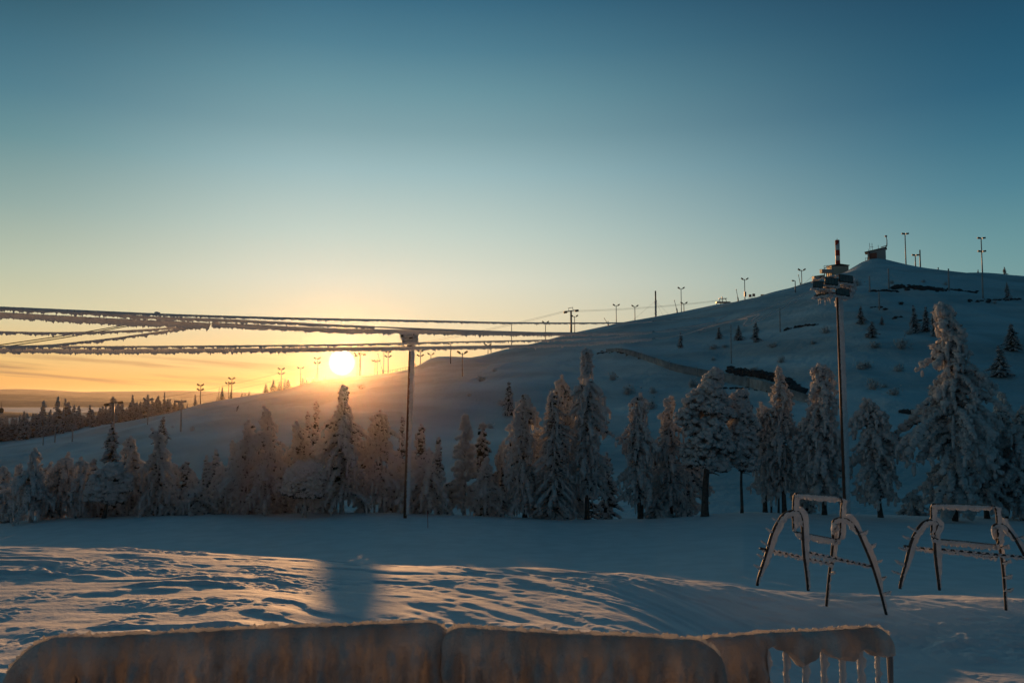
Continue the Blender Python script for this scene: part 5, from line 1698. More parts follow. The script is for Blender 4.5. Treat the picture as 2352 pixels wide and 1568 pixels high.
hm = MB()
hm.tube(np.array([m2(600, 540), m2(1060, 520)]), 0.06, 8)
hm.tube(np.array([m2(860, 800), m2(850, 420)]), 0.09, 8)
hm.tube(np.array([m2(530, 665), m2(900, 665)]), 0.03, 6)
hm.tube(np.array([m2(480, 735), m2(690, 778)]), 0.03, 6)
hm.box(m2(855, 770), (0.36, 0.3, 0.08))
hm.build('head_frame', M['steel'], mast2)
for x, y, rl_ in ((690, 430, -0.35), (900, 420, 0.2), (730, 590, -0.2), (950, 580, 0.25)):
    c_ = m2(x, y, -0.1)
    rot_ = np.array(Matrix.Rotation(rl_, 3, 'Y') @ Matrix.Rotation(-0.5, 3, 'X'))
    hb = MB()
    V = np.array([(sx * 0.26 * s_, yy_, sz * 0.14 * s_) for yy_, s_ in ((-0.22, 1.0), (0.22, 0.6)) for sx, sz in ((-1, -1), (1, -1), (1, 1), (-1, 1))]) @ rot_.T + c_
    o = hb.add(V, np.array([(0, 1, 2, 3), (7, 6, 5, 4), (0, 4, 5, 1), (1, 5, 6, 2), (2, 6, 7, 3), (3, 7, 4, 0)])).build('floodlight', M['steel'], mast2, smooth_=False)
mb = MB()
for k, (x, y, rx, rz) in enumerate([(1060, 480, .17, .30), (1050, 590, .17, .2), (1000, 640, .2, .16), (900, 620, .3, .14), (760, 640, .26, .12), (700, 540, .24, .13), (640, 440, .20, .12), (800, 420, .26, .12), (960, 400, .24, .12), (1090, 420, .12, .16), (880, 560, .25, .07)]):
    lump(mb, m2(x, y, (-0.34 if k % 2 else 0.1)), (rx * 1.25, 0.26, rz * 1.2), seed=240 + k, amp=0.55, freq=2.6)
for k in range(9):
    p0_ = m2(600 + 12 * k, 400 + 32 * k, -0.05)
    rime_strip(mb, np.array([p0_, p0_ + np.array([-0.16, 0, 0.03])]), 0.05, 0.04, (0, 0, -1), step=0.03, seed=k, ragged=0.6, tooth=0.06)
mb.build('frost', M['frost'], mast2)

# the thin red slalom pole on the groomed run
Yp = near_hit(983, 1211)
pp = at(983, 1211, Yp)
hp = at(980, 1172, Yp)[2] - pp[2]
sl = empty('slalom_pole', pp, 'thin red slalom pole standing alone on the flat snow right of the left mast', 'pole')
MB().tube(np.array([(0, 0, -0.2), (-0.03, 0, hp * 0.93)]), 0.020, 8).build('shaft', M['red'], sl)
MB().tube(np.array([(-0.03, 0, hp * 0.93), (-0.035, 0, hp)]), 0.026, 8).build('grip', M['steel'], sl)

# ------------------------------------------------------------------ things on the hill
HY = 450.0


def lamp_post(px, top, base, kind, label, onridge=True, group='lamp masts on the ski hill', r=0.22, boxy=False, lean=0.0):
    gal = M['galvanised'] if onridge or px > 500 else M['frosted_bark']
    stl = M['steel'] if onridge or px > 500 else M['frosted_bark']
    p = ridge_point(px, 1.0) if onridge else ground_hit(px, base)
    H = at(px, top, p[1])[2] - p[2]
    root = empty('lamp_mast', p, label, 'lamp mast', group)
    k = PX(p[1])
    MB().tube(np.array([(0, 0, -1.0), (lean * 0.5, 0, H * 0.5), (lean, 0, H)]), [r * 1.25, r, r * 0.85], 8).build('pole', gal, root)
    if boxy:
        MB().box((0.1, -0.2, H * 0.30), (1.1 * r * 4, 0.8, 2.6)).build('control_box', gal, root, smooth_=False)

    def head(x, z, s, tilt):
        rot = np.array(Matrix.Rotation(tilt, 3, 'Y'))
        V = np.array([(sx * 0.85 * s * q_, yy_ * s, sz * 0.42 * s * q_) for yy_, q_ in ((-0.6, 1.0), (0.5, 0.7)) for sx, sz in ((-1, -1), (1, -1), (1, 1), (-1, 1))]) @ rot.T + np.array([x, 0, z])
        o = MB().add(V, np.array([(0, 1, 2, 3), (7, 6, 5, 4), (0, 4, 5, 1), (1, 5, 6, 2), (2, 6, 7, 3), (3, 7, 4, 0)])).build('lamp_head', stl, root, smooth_=False)
        return o
    arm = MB()
    if kind == 'quad':
        for dz_ in (0.0, -2.6):
            arm.tube(np.array([(-1.5, 0, H + dz_), (0, 0, H - 0.5 + dz_), (1.5, 0, H + dz_)]), 0.12, 6)
            head(-1.25, H + dz_ + 0.1, 1.0, 0.55)
            head(1.25, H + dz_ + 0.1, 1.0, -0.55)
        arm.build('arm', gal, root)
    elif kind == 'y':
        arm.tube(np.array([(-1.5, 0, H), (0, 0, H - 0.7), (1.5, 0, H)]), 0.13, 6)
        arm.build('arm', gal, root)
        head(-1.35, H + 0.15, 0.85, 0.6)
        head(1.35, H + 0.15, 0.85, -0.6)
    elif kind == 't':
        arm.tube(np.array([(-1.6, 0, H - 0.1), (1.6, 0, H - 0.1)]), 0.14, 6)
        arm.build('arm', gal, root)
        head(-1.0, H, 0.9, 0.12)
        head(1.0, H, 0.9, -0.12)
    elif kind == 'tt':
        for dz_ in (0.0, -6.6):
            arm.tube(np.array([(-1.8, 0, H - 0.1 + dz_), (1.8, 0, H - 0.1 + dz_)]), 0.14, 6)
            head(-1.2, H + dz_, 0.95, 0.12)
            head(1.2, H + dz_, 0.95, -0.12)
        arm.build('arm', gal, root)
    elif kind == 'one':
        arm.tube(np.array([(0, 0, H), (-1.1, 0, H + 0.1)]), 0.12, 6)
        arm.build('arm', gal, root)
        head(-1.0, H + 0.05, 0.6, 0.1)
    return root


for a in [
    (464, 884, 931, 'quad', 'lowest four-headed lamp mast at the left end of the skyline', True),
    (535, 869, 918, 'quad', 'second four-headed lamp mast from the left, with a spruce at its foot', True),
    (528, 880, 917, 'y', 'short two-headed lamp post hugging the second four-headed mast', True),
    (648, 847, 893, 'quad', 'third four-headed lamp mast from the left, rising out of bushy spruces', True),
    (692, 845, 881, 'y', 'slim lamp post between the bushy spruces and the mast nearest the sun', True),
    (730, 823, 874, 'quad', 'four-headed lamp mast immediately left of the sun', True),
    (821, 812, 862, 'y', 'lamp mast at the left side of the lift tower beside the sun', True),
    (862, 829, 858, 'y', 'left one of a close pair of short Y lamps right of the sun', True),
    (867, 829, 858, 'y', 'right one of a close pair of short Y lamps right of the sun', True),
    (882, 806, 857, 'one', 'thin lamp mast just left of the four-headed mast beside the left floodlight mast', True),
    (892, 808, 856, 'quad', 'four-headed lamp mast left of the left floodlight mast', True),
    (966, 806, 840, 'quad', 'four-headed lamp mast right of the left floodlight mast', True),
    (990, 813, 829, 'y', 'short Y lamp at the left foot of the snow knoll', True),
    (1035, 790, 835, 'one', 'thin lamp mast in front of the snow knoll', False),
    (1062, 810, 865, 'y', 'Y lamp mast standing on the slope right of the snow knoll', False),
    (1121, 792, 817, 'y', 'lamp post where the skyline dips below the cables', True),
    (1128, 794, 817, 'one', 'thin lamp post right beside the one where the skyline dips', True),
    (1175, 744, 803, 'one', 'thin mast crossing the upper cables, left of the lift tower', True),
    (1253, 740, 782, 'y', 'Y lamp mast crossing the upper cables just left of the lift tower', True),
    (1320, 726, 763, 'y', 'short Y lamp close to the right side of the upper lift tower', True),
    (1416, 701, 758, 'y', 'Y lamp mast between the upper lift tower and the guyed mast', True),
    (1459, 703, 738, 'y', 'smaller Y lamp just left of the guyed mast', True),
    (1566, 662, 716, 'y', 'tall Y lamp mast right of the guyed mast', True),
    (1572, 696, 715, 'y', 'short Y lamp right beside the tall one near the guyed mast', True),
    (1827, 645, 672, 'one', 'small hooked lamp post on the slope left of the station', False),
    (1845, 620, 660, 'y', 'Y lamp mast just left of the summit station', True),
    (2087, 537, 607, 't', 'tall T-headed lamp mast right of the summit hut', True),
    (2109, 586, 612, 't', 'short T-headed lamp mast between the tall T mast and a bare post', True),
    (2263, 547, 630, 'tt', 'tall double T lamp mast on the skyline near the right edge', True),
    (339, 917, 975, 'y', 'frosted Y lamp mast in front of the far forest', False),
    (415, 922, 991, 't', 'frosted T lamp mast at the edge of the far forest', False),
    (166, 979, 1014, 't', 'pale T lamp mast on the snow below the far forest', False),
    (126, 976, 1016, 't', 'faint lamp mast left of the pale T lamp mast below the far forest', False),
    (99, 978, 1022, 'y', 'faintest lamp mast, leftmost of three below the far forest', False),
]:
    lamp_post(*a, boxy=(a[0] in (1713,)), r=0.26 if a[3] in ('quad', 'tt', 't') else 0.2)
lamp_post(1713, 641, 689, 'y', 'Y lamp mast with a control box, near the two little signboards', True, boxy=True)

# bare posts
for px, top, base, r_, onr, lab in [
        (506, 890, 924, 0.16, True, 'bare thin leaning post right of the lowest four-headed mast'),
        (912, 879 - 30, 856, 0.16, True, 'bare thin post just left of the left floodlight mast'),
        (2120, 574, 613, 0.32, True, 'bare thick post right of the T lamps on the summit skyline'),
        (2180, 617, 668, 0.26, False, 'frosted post on the slope right of the summit'),
        (2161, 614, 622, 0.26, True, 'stub of a post on the right skyline'),
        (2258, 626, 685, 0.24, False, 'frosted post below the double T lamp mast'),
        (2042, 617, 664, 0.24, False, 'frosted post on the slope directly below the summit hut'),
        (1998, 634, 671, 0.24, False, 'faint frosted post left of the one below the summit hut'),
        (2020, 670, 712, 0.22, False, 'thin post below the dark stone rows'),
        (1792, 705, 762, 0.2, False, 'thin dark post on the slope left of the right floodlight mast'),
        (1680, 745, 835, 0.16, False, 'thin pale post in the middle of the hill face')]:
    p = ridge_point(px, 1.0) if onr else ground_hit(px, base)
    H = at(px, top, p[1])[2] - p[2]
    o = MB().tube(np.array([(0, 0, -1.0), (0, 0, H * 0.6), (0.05, 0, H)]), [r_ * 1.1, r_, r_ * 0.95], 8).build('marker_post', M['galvanised'] if onr else M['frosted_bark'], None)
    o.location = p.tolist()
    tag(o, lab, 'post', 'bare posts on the hill')

# snow lances: leaning tubes on a short stand
for px, top, bx, base, lab in [(1388, 731, 1397, 753, 'leaning snow lance right of the upper lift tower'), (1549, 690, 1556, 718, 'leaning snow lance between the guyed mast and the tall Y lamp'),
                               (1691, 665, 1697, 690, 'leaning snow lance left of the Y lamp with the control box'), (868, 812, 880, 858, 'bent snow lance behind the pair of short Y lamps right of the sun'),
                               (1834, 632, 1842, 656, 'leaning snow lance against the Y lamp left of the station')]:
    p = ridge_point(bx, 1.0)
    T_ = at(px, top, p[1]) - p
    root = empty('snow_lance', p, lab, 'snow lance', 'snow lances along the skyline')
    MB().tube(np.array([(0, 0, 0.5), T_ * 0.5 + np.array([0.1, 0, 0.3]), T_]), [0.2, 0.15, 0.12], 6).build('lance', M['galvanised'], root)
    MB().tube(np.array([(0, 0, -0.8), (0.05, 0, 1.2), (0.0, 0, 2.6)]), [0.5, 0.36, 0.2], 8).build('stand', M['galvanised'], root)
    MB().box(T_, (0.5, 0.4, 0.35)).build('nozzle', M['steel'], root, smooth_=False)


def lift_tower(px, top, base, wide, tilt, label, onridge=True, back=0.0):
    p = ridge_point(px, 1.0) if onridge else ground_hit(px, base)
    H = at(px, top, p[1])[2] - p[2]
    root = empty('lift_tower', p, label, 'lift tower', 'chairlift towers')
    MB().tube(np.array([(0, 0, -1), (0, 0, H * 0.5), (0, 0, H - 1.0)]), [0.62, 0.55, 0.48], 12).build('column', M['galvanised'], root)
    rot = np.array(Matrix.Rotation(-tilt, 3, 'Y'))
    mb = MB()
    mb.box(np.array([0, 0, H - 1.2]), (wide, 0.8, 0.5), rot)
    mb.build('crossarm', M['galvanised'], root, smooth_=False)
    for s in (-1, 1):
        m_ = MB()
        c_ = np.array([s * wide * 0.40, 0, 0]) @ rot.T + np.array([0, 0, H - 1.5])
        m_.box(c_, (wide * 0.26, 1.0, 0.8), rot)
        for k in range(4):
            m_.tube(np.array([c_ + rot @ np.array([(k - 1.5) * wide * 0.06, -0.7, -0.3]), c_ + rot @ np.array([(k - 1.5) * wide * 0.06, 0.7, -0.3])]), 0.32, 10)
        m_.build('sheave_assembly', M['steel'], root)
    m_ = MB()
    for sx in (-0.16, 0.16):
        for sy in (-0.35, 0.35):
            m_.tube(np.array([np.array([sx * wide, sy, 0.0]) @ rot.T + (0, 0, H - 1.2), np.array([sx * wide * 0.8, sy, 1.9]) @ rot.T + (0, 0, H - 1.2)]), 0.10, 6)
    m_.box(np.array([0, 0, 1.8]) @ rot.T + np.array([0, 0, H - 1.2]), (wide * 0.34, 0.9, 0.18), rot)
    m_.build('work_platform', M['galvanised'], root, smooth_=False)
    return p, H


tA = lift_tower(1312, 709, 765, 8.2, 0.14, 'chairlift tower with a wide crossarm on the skyline above the cables')
tB = lift_tower(828, 809, 862, 6.0, 0.1, 'chairlift tower glowing in the sunlight right beside the sun')
tC = lift_tower(259, 919, 983, 8.5, 0.15, 'frosted chairlift tower at the lower left in front of the far forest', False)


def hauling(pts, label):
    P = np.array(pts)
    Q = []
    for a, b in zip(P[:-1], P[1:]):
        t = np.linspace(0, 1, 14)[:, None]
        seg = a + (b - a) * t
        seg[:, 2] -= (4 * t * (1 - t) * np.linalg.norm(b - a) * 0.012)[:, 0]
        Q.append(seg)
    Q = np.vstack(Q)
    o = MB().tube(Q - Q[0], 0.055, 5).build('lift_cable', M['cable'], None)
    o.location = Q[0].tolist()
    tag(o, label, 'cable', 'thin chairlift ropes along the skyline')


def ry(px, py, back=1.0):
    return at(px, py, float(ridge_Y(np.array(px))) + back)


hauling([ry(1663, 688), ry(1327, 713), ry(1297, 714), ry(840, 808), ry(818, 810), ry(450, 899), ry(272, 925), ry(-60, 962)], 'thin chairlift rope running down the skyline over the towers, upper one')
hauling([ry(1663, 690, 5), ry(1327, 715.5, 5), ry(1297, 716.5, 5), ry(840, 812, 5), ry(640, 872, 5), ry(440, 911, 5), ry(272, 928, 5), ry(-60, 968, 5)], 'thin chairlift rope running down the skyline over the towers, lower one')
hauling([ry(1868, 632), ry(1842, 655), ry(1780, 690)], 'short thick rope slanting down from the station past the Y lamp')

# guyed lattice mast
p = ridge_point(1507, 1.0)
H = at(1507, 668, p[1])[2] - p[2]
root = empty('guyed_mast', p, 'stout guyed mast, frosted below and dark above, highest thing on the middle skyline', 'mast')
MB().tube(np.array([(0, 0, -1), (0, 0, H * 0.35), (0, 0, H * 0.62)]), [0.42, 0.5, 0.45], 10).build('frosted_shaft', M['frosted_bark'], root)
mb = MB()
for k in range(14):
    lump(mb, (0.15 * math.sin(k * 2.1), 0, H * (0.03 + 0.045 * k)), (0.55, 0.5, 0.5), seed=k, amp=0.5, base=ICO2)
mb.build('frost', M['frost'], root)
MB().tube(np.array([(0, 0, H * 0.6), (0, 0, H)]), [0.42, 0.42], 8).build('antenna', M['steel'], root)
mb = MB()
for dx, dy in ((-13, 4), (12, 5), (2, -14)):
    mb.tube(np.array([(0, 0, H * 0.62), (dx, dy, -2.0)]), 0.035, 4)
mb.build('guy_wires', M['cable'], root)

# low lift return station on the ridge
p = ridge_point(1662, 1.0)
k = PX(p[1])
root = empty('lift_station', p, 'low open lift return station sitting on the skyline', 'lift station')
mb = MB()
mb.box((0, 0, 0.9), (7.6, 3, 0.7))
mb.build('deck', M['galvanised'], root, smooth_=False)
mb = MB()
for x in (-2.2, -0.2, 2.0):
    mb.tube(np.array([(x, 0, 1.2), (x * 0.75, 0, 3.0)]), 0.16, 6)
mb.box((0, 0, 3.05), (4.2, 1.6, 0.28))
mb.box((-0.4, 0, 3.6), (0.4, 0.4, 1.0))
mb.build('gantry', M['galvanised'], root, smooth_=False)
mb = MB()
for x in (-3.4, -1.2, 1.2, 3.4):
    mb.tube(np.array([(x, 0, -1.0), (x, 0, 1.0)]), 0.2, 6)
mb.build('stilt', M['steel'], root)

# signs and banner
for px, lab in ((1725, 'left one of two little dark signboards on the skyline'), (1733.5, 'right one of two little dark signboards on the skyline')):
    p = ridge_point(px, 1.0)
    root = empty('signboard', p, lab, 'sign', 'little signboards on the skyline')
    MB().box((0, 0, 2.2), (1.5, 0.12, 1.5)).build('board', M['galvanised'], root, smooth_=False)
    mb = MB()
    for x in (-0.6, 0.6):
        mb.tube(np.array([(x, 0.1, -0.6), (x, 0.1, 2.6)]), 0.07, 6)
    mb.build('posts', M['steel'], root)
p = ridge_point(1755, 1.0)
root = empty('safety_banner', p, 'small orange safety banner on the skyline left of the station', 'banner')
MB().box((0, 0, 1.1), (2.4, 0.08, 0.9)).build('cloth', M['orange'], root, smooth_=False)
mb = MB()
for x in (-1.25, 0, 1.25):
    mb.tube(np.array([(x, 0, -0.5), (x, 0, 1.7)]), 0.06, 6)
mb.build('stakes', M['steel'], root)

# rope fence on the skyline right of the sun
root = empty('rope_fence', ridge_point(905, 1.0), 'low rope fence along the skyline just left of the left floodlight mast', 'fence')
b0 = np.array(root.location)
P = [ridge_point(px, 1.0) for px in np.linspace(868, 955, 16)]
mb = MB()
for p in P:
    mb.tube(np.array([p - b0 - (0, 0, 0.5), p - b0 + (0, 0, 1.8)]), 0.09, 5)
mb.build('fence_posts', M['steel'], root)
MB().tube(np.array([p - b0 + (0, 0, 1.6) for p in P]), 0.09, 5).build('rope', M['steel'], root)

# summit hut with its aerials
p = ridge_point(2020, 2.0)
k = PX(p[1])
root = empty('summit_hut', p, 'small grey hut with a lean-to roof and aerials on the very summit', 'hut')
hw, hd, hh = 8.0, 6.0, 5.2
rot = Matrix.Rotation(R(-28), 3, 'Z')
rt = np.array(rot)
zb = -1.6
V = np.array([(-hw / 2, -hd / 2, zb), (hw / 2, -hd / 2, zb), (hw / 2, hd / 2, zb), (-hw / 2, hd / 2, zb), (-hw / 2, -hd / 2, 3.6), (hw / 2, -hd / 2, 5.0), (hw / 2, hd / 2, 5.0), (-hw / 2, hd / 2, 3.6)])
wall = MB().add(V @ rt.T, np.array([(0, 3, 2, 1), (4, 5, 6, 7), (0, 1, 5, 4), (1, 2, 6, 5), (2, 3, 7, 6), (3, 0, 4, 7)])).build('wall', M['grey_wall'], root, smooth_=False)
V = np.array([(-hw / 2 - 1.3, -hd / 2 - .5, 3.40), (hw / 2 + .6, -hd / 2 - .5, 5.12), (hw / 2 + .6, hd / 2 + .5, 5.12), (-hw / 2 - 1.3, hd / 2 + .5, 3.40)])
V = np.vstack([V, V + (0, 0, 0.35)])
MB().add(V @ rt.T, np.array([(0, 3, 2, 1), (4, 5, 6, 7), (0, 1, 5, 4), (1, 2, 6, 5), (2, 3, 7, 6), (3, 0, 4, 7)])).build('roof', M['dark_roof'], root, smooth_=False)
MB().box(np.array([-1.6, -hd / 2 - 0.03, 1.2]) @ rt.T, (3.6, 0.08, 3.6), rt).build('door', M['brick'], root, smooth_=False)
MB().box(np.array([hw / 2 + 0.03, -0.4, 1.3]) @ rt.T, (0.08, 1.6, 0.7), rt).build('window', M['steel'], root, smooth_=False)
mb = MB()
for x, z0_, z1_ in ((-3.0, 4.0, 8.6), (-1.9, 4.2, 8.4), (-3.6, 3.8, 5.6), (0.9, 4.6, 7.2)):
    mb.tube(np.array([np.array([x, 0, z0_]) @ rt.T, np.array([x - 0.1, 0, z1_]) @ rt.T]), 0.10, 6)
mb.tube(np.array([np.array([-3.0, 0, 6.6]) @ rt.T, np.array([-1.4, 0, 6.4]) @ rt.T]), 0.08, 6)
mb.build('aerial', M['galvanised'], root)
mb = MB()
c_ = np.array([hw / 2 - 0.2, 0, 5.2])
mb.tube(np.array([c_, c_ + (0.9, 0, 1.4), c_ + (1.0, 0, 4.0), c_ + (0.7, 0, 6.0)]) @ rt.T, [0.3, 0.28, 0.2, 0.16], 8)
mb.box((c_ + (0.6, 0, 6.1)) @ rt.T, (0.9, 0.7, 0.8))
mb.tube(np.array([c_ + (0.9, 0, 1.4), c_ + (-1.8, 0, 0.8)]) @ rt.T, 0.2, 6)
mb.build('frosted_pipe', M['frosted_bark'], root)
mb = MB()
for x in (-6.6, -5.6, -4.6):
    mb.tube(np.array([(x, -2, -3.2), (x, -2, 0.6)]), 0.09, 6)
for z in (-0.6, 0.5):
    mb.tube(np.array([(-6.6, -2, z - 0.3), (-4.6, -2, z + 0.2)]), 0.09, 6)
mb.tube(np.array([(-4.4, -1.5, -2.0), (-4.4, -1.5, 3.6)]), 0.22, 6)
mb.build('railing', M['galvanised'], root)

# summit lift station with the red and white chimney-like tower (behind the right mast)
p = ground_hit(1921, 650) if False else ridge_point(1921, -4.0)
k = PX(p[1])


def st(x, y, dy=0.0):
    return at(1834.6 + 0.114 * x, 536.3 + 0.114 * y, p[1] + dy) - p


root = empty('summit_station', p, 'cream lift station with a dark roof and a red and white striped tower', 'lift station')
c0, c1 = st(660, 660), st(1010, 850)
w_ = c1[0] - c0[0]
zc_ = (st(660, 650)[2], st(660, 860)[2] - 2.0)
MB().box(((c0[0] + c1[0]) / 2, 3.0, (zc_[0] + zc_[1]) / 2), (w_, 6.0, zc_[0] - zc_[1])).build('wall', M['cream'], root, smooth_=False)
zr_ = st(660, 650)[2]
V = np.array([(c0[0] - .4, -.4, zr_ + .02), (c1[0] + .4, -.4, zr_ + .02), (c1[0] + .4, 6.4, zr_ + .02), (c0[0] - .4, 6.4, zr_ + .02), (c0[0] - .4, -.4, zr_ + .35), (c1[0] + .4, -.4, zr_ + .35), (c1[0] + .4, 6.4, zr_ + .35), (c0[0] - .4, 6.4, zr_ + .35),
              ((c0[0] + c1[0]) / 2, -.4, zr_ + 1.0), ((c0[0] + c1[0]) / 2, 6.4, zr_ + 1.0)])
MB().add(V, [np.array([(0, 3, 2, 1), (0, 1, 5, 4), (2, 3, 7, 6), (1, 2, 6, 5), (3, 0, 4, 7), (5, 6, 9, 8), (7, 4, 8, 9)]), np.array([(4, 5, 8), (6, 7, 9)])]).build('roof', M['dark_roof'], root, smooth_=False)
tx = (st(780, 600)[0] + st(870, 600)[0]) / 2
tr_ = (st(870, 600)[0] - st(780, 600)[0]) / 2
tower_z = [st(0, y)[2] for y in (118, 218, 320, 435, 535, 660)]
tw = MB().tube(np.array([(tx, 2.2, tower_z[0] + 0.0), (tx, 2.2, tower_z[-1])]), tr_, 20).build('tower', M['white'], root)
for za, zb_ in ((0, 1), (2, 3), (4, 5)):
    z0_, z1_ = tower_z[za], tower_z[zb_]
    if za == 0:
        n_ = 20
        a_ = np.linspace(-math.pi * 0.95, -math.pi * 0.42, 9)
        # at the top only a worn left part of the red band shows through the frost
        rr0 = tr_ + 0.012
        Pt = np.array([(tx + rr0 * math.cos(t_), 2.2 + rr0 * math.sin(t_), z0_ - 0.05) for t_ in a_] + [(tx + rr0 * math.cos(t_), 2.2 + rr0 * math.sin(t_), z1_ + (0.6 if i_ > 5 else 0)) for i_, t_ in enumerate(a_)])
        i_ = np.arange(8)
        MB().add(Pt, np.stack([i_, i_ + 9, i_ + 10, i_ + 1], -1)).build('red_band', M['red'], tw)
    else:
        MB().tube(np.array([(tx, 2.2, z0_), (tx, 2.2, z1_)]), tr_ + 0.012, 20, cap=False).build('red_band', M['red'], tw)
mb = MB()
mb.tube(np.array([(tx - .4, 2.2, tower_z[0]), (tx - .4, 2.2, tower_z[0] + .5), (tx + .2, 2.2, tower_z[0] + .5), (tx + .2, 2.2, tower_z[0])]), 0.06, 5)
mb.tube(np.array([(tx, 2.2, tower_z[0]), (tx + .05, 2.2, tower_z[0] + 1.1)]), 0.07, 5)
mb.build('obstruction_light', M['steel'], tw)
# lift machinery left of the house
mb = MB()
b0_, b1_ = st(460, 720), st(690, 790)
mb.box(((b0_[0] + b1_[0]) / 2, 1, (b0_[2] + b1_[2]) / 2), (b1_[0] - b0_[0], 3.0, b0_[2] - b1_[2]))
mb.build('bullwheel_housing', M['grey_wall'], root, smooth_=False)
mb = MB()
for xa, ya, xb, yb in ((510, 720, 510, 650), (655, 720, 655, 640), (510, 650, 655, 640), (510, 690, 655, 685), (510, 715, 580, 645), (580, 645, 655, 715), (420, 725, 470, 722), (425, 725, 425, 760), (425, 765, 460, 770)):
    mb.tube(np.array([st(xa, ya, 1), st(xb, yb, 1)]), 0.11, 5)
mb.build('service_frame', M['galvanised'], root)
mb = MB()
for xa in (520, 560, 600, 635):
    mb.tube(np.array([st(xa, 790, 1), st(xa, 920, 1)]), 0.22, 6)
mb.build('support_leg', M['galvanised'], root)
mb = MB()
b0_, b1_ = st(290, 850), st(500, 960)
cab = MB().box(((b0_[0] + b1_[0]) / 2, 0, (b0_[2] + b1_[2]) / 2), (b1_[0] - b0_[0], 3.0, b0_[2] - b1_[2]), np.array(Matrix.Rotation(R(-8), 3, 'Y'))).build('control_cabin', M['cream'], root, smooth_=False)
mb = MB()
for xa, ya in ((315, 885), (345, 915), (315, 920), (385, 890), (410, 885), (435, 880), (385, 912), (410, 908)):
    q_ = st(xa, ya)
    mb.box((q_[0], -1.56, q_[2]), (0.42, 0.1, 0.36))
mb.build('vent_opening', M['steel'], cab, smooth_=False)

# snow fence across the hill face, with rock along its upper edge
root = empty('snow_fence', ground_hit(1400, 806), 'long pale windbreak fence slanting across the hill face', 'fence')
b0 = np.array(root.location)
FT = [(1392, 797), (1420, 794), (1450, 797), (1500, 811), (1550, 824), (1600, 834), (1650, 842), (1700, 850), (1760, 862), (1815, 880), (1860, 896)]
FB_ = [(1392, 808), (1420, 808), (1450, 816), (1500, 834), (1550, 852), (1600, 863), (1650, 874), (1700, 885), (1760, 900), (1815, 915), (1860, 926)]
tops, bots = curve(np.array([(a, b, 0) for a, b in FT]), 80), curve(np.array([(a, b, 0) for a, b in FB_]), 80)
V, Vb = [], []
Yp_ = None
for (ax, ay, _), (bx, by, _) in zip(tops, bots):
    g_ = ground_hit(bx, by)
    t_ = at(bx + (ax - bx) * 0.62, by + (ay - by) * 0.62, g_[1] - 0.5)
    V.append((g_ - b0 - np.array([0, 0.5, 0.6]), t_ - b0))
ns = len(V)
V = np.array(V)
Vall = np.concatenate([V[:, 0], V[:, 1], V[:, 1] + (0, 0.5, 0), V[:, 0] + (0, 0.5, 0)])
i = np.arange(ns - 1)
fs = [np.stack([i + a * ns, i + 1 + a * ns, i + 1 + b * ns, i + b * ns], -1) for a, b in ((0, 1), (1, 2), (2, 3))]
MB().add(Vall, fs).build('net', M['fence_net'], root)
mb = MB()
for j in range(0, ns, 10):
    mb.tube(np.array([V[j, 0] - (0, 0.12, 0), V[j, 1] + (0, -0.12, 0.4)]), 0.11, 5)
mb.build('fence_post', M['frosted_bark'], root)


def rocks(points, n, label_, spread, size, seed):
    rr_ = np.random.default_rng(seed)
    P = curve(np.array([(a, b, 0) for a, b in points]), 60)
    mb = MB()
    for k_ in range(n):
        a, b, _ = P[rr_.integers(0, len(P))]
        g_ = ground_hit(a + rr_.normal(0, 3), b + rr_.normal(0, spread))
        s_ = size * rr_.uniform(0.4, 1.3)
        lump(mb, g_ + np.array([0, 0, 0.05]), (s_ * 1.5, s_, s_ * 0.7), seed=k_ % 30, amp=0.6, base=ICO1)
    o = mb.build('rocks', M['rock'], None, smooth_=False)
    tag(o, label_, 'rocks', None, 'stuff')


rocks([(1680, 851), (1720, 857), (1760, 864), (1795, 872), (1820, 885), (1845, 903)], 420, 'dark bare rock band along the top of the windbreak fence', 2.6, 0.8, 1)
rocks([(2050, 661), (2090, 660), (2130, 663), (2168, 666)], 260, 'dark stone row on the slope below the summit', 2.0, 0.55, 2)
rocks([(2000, 669), (2030, 668), (2060, 670)], 40, 'thin dark stone line left of the stone row below the summit', 0.7, 0.45, 3)
rocks([(2180, 665), (2210, 668), (2240, 672)], 40, 'thin dark stone line right of the stone row below the summit', 1.0, 0.45, 4)
rocks([(2225, 692), (2300, 690), (2350, 688)], 34, 'scattered dark stones near the right edge of the hill', 1.5, 0.5, 5)
rocks([(1800, 758), (1840, 750), (1880, 745)], 46, 'short dark stone line left of the right floodlight mast', 0.7, 0.45, 6)
rocks([(1350, 812), (1420, 810), (1470, 822), (1540, 838)], 46, 'scattered dark stones below the upper end of the windbreak fence', 1.4, 0.4, 7)
rocks([(1640, 890), (1720, 893), (1800, 905)], 26, 'few dark stones under the windbreak fence', 1.2, 0.4, 8)
rocks([(2065, 690), (2110, 745), (2000, 700)], 14, 'lone dark stones on the upper right slope', 3, 0.6, 9)
rocks([(2070, 945), (2105, 952)], 26, 'dark rock patch left of the biggest spruce', 1.6, 0.5, 10)

# gondola cabin at the far left edge
c_ = at(3, 941, 470)
root = empty('lift_cabin', c_ - np.array([0, 0, 2.5]), 'dark lift cabin hanging at the very left edge of the photo', 'lift cabin')
mb = MB()
lump(mb, (0, 0, 2.2), (1.5, 1.3, 1.6), seed=1, amp=0.05)
mb.build('cabin', M['steel'], root)
MB().tube(np.array([(0, 0, 3.6), (0.1, 0, 5.5), (0, 0, 7.0)]), 0.12, 6).build('hanger', M['steel'], root)
MB().box((0, 0, 0.6), (1.9, 1.4, 0.5)).build('ski_rack_box', M['frosted_bark'], root, smooth_=False)


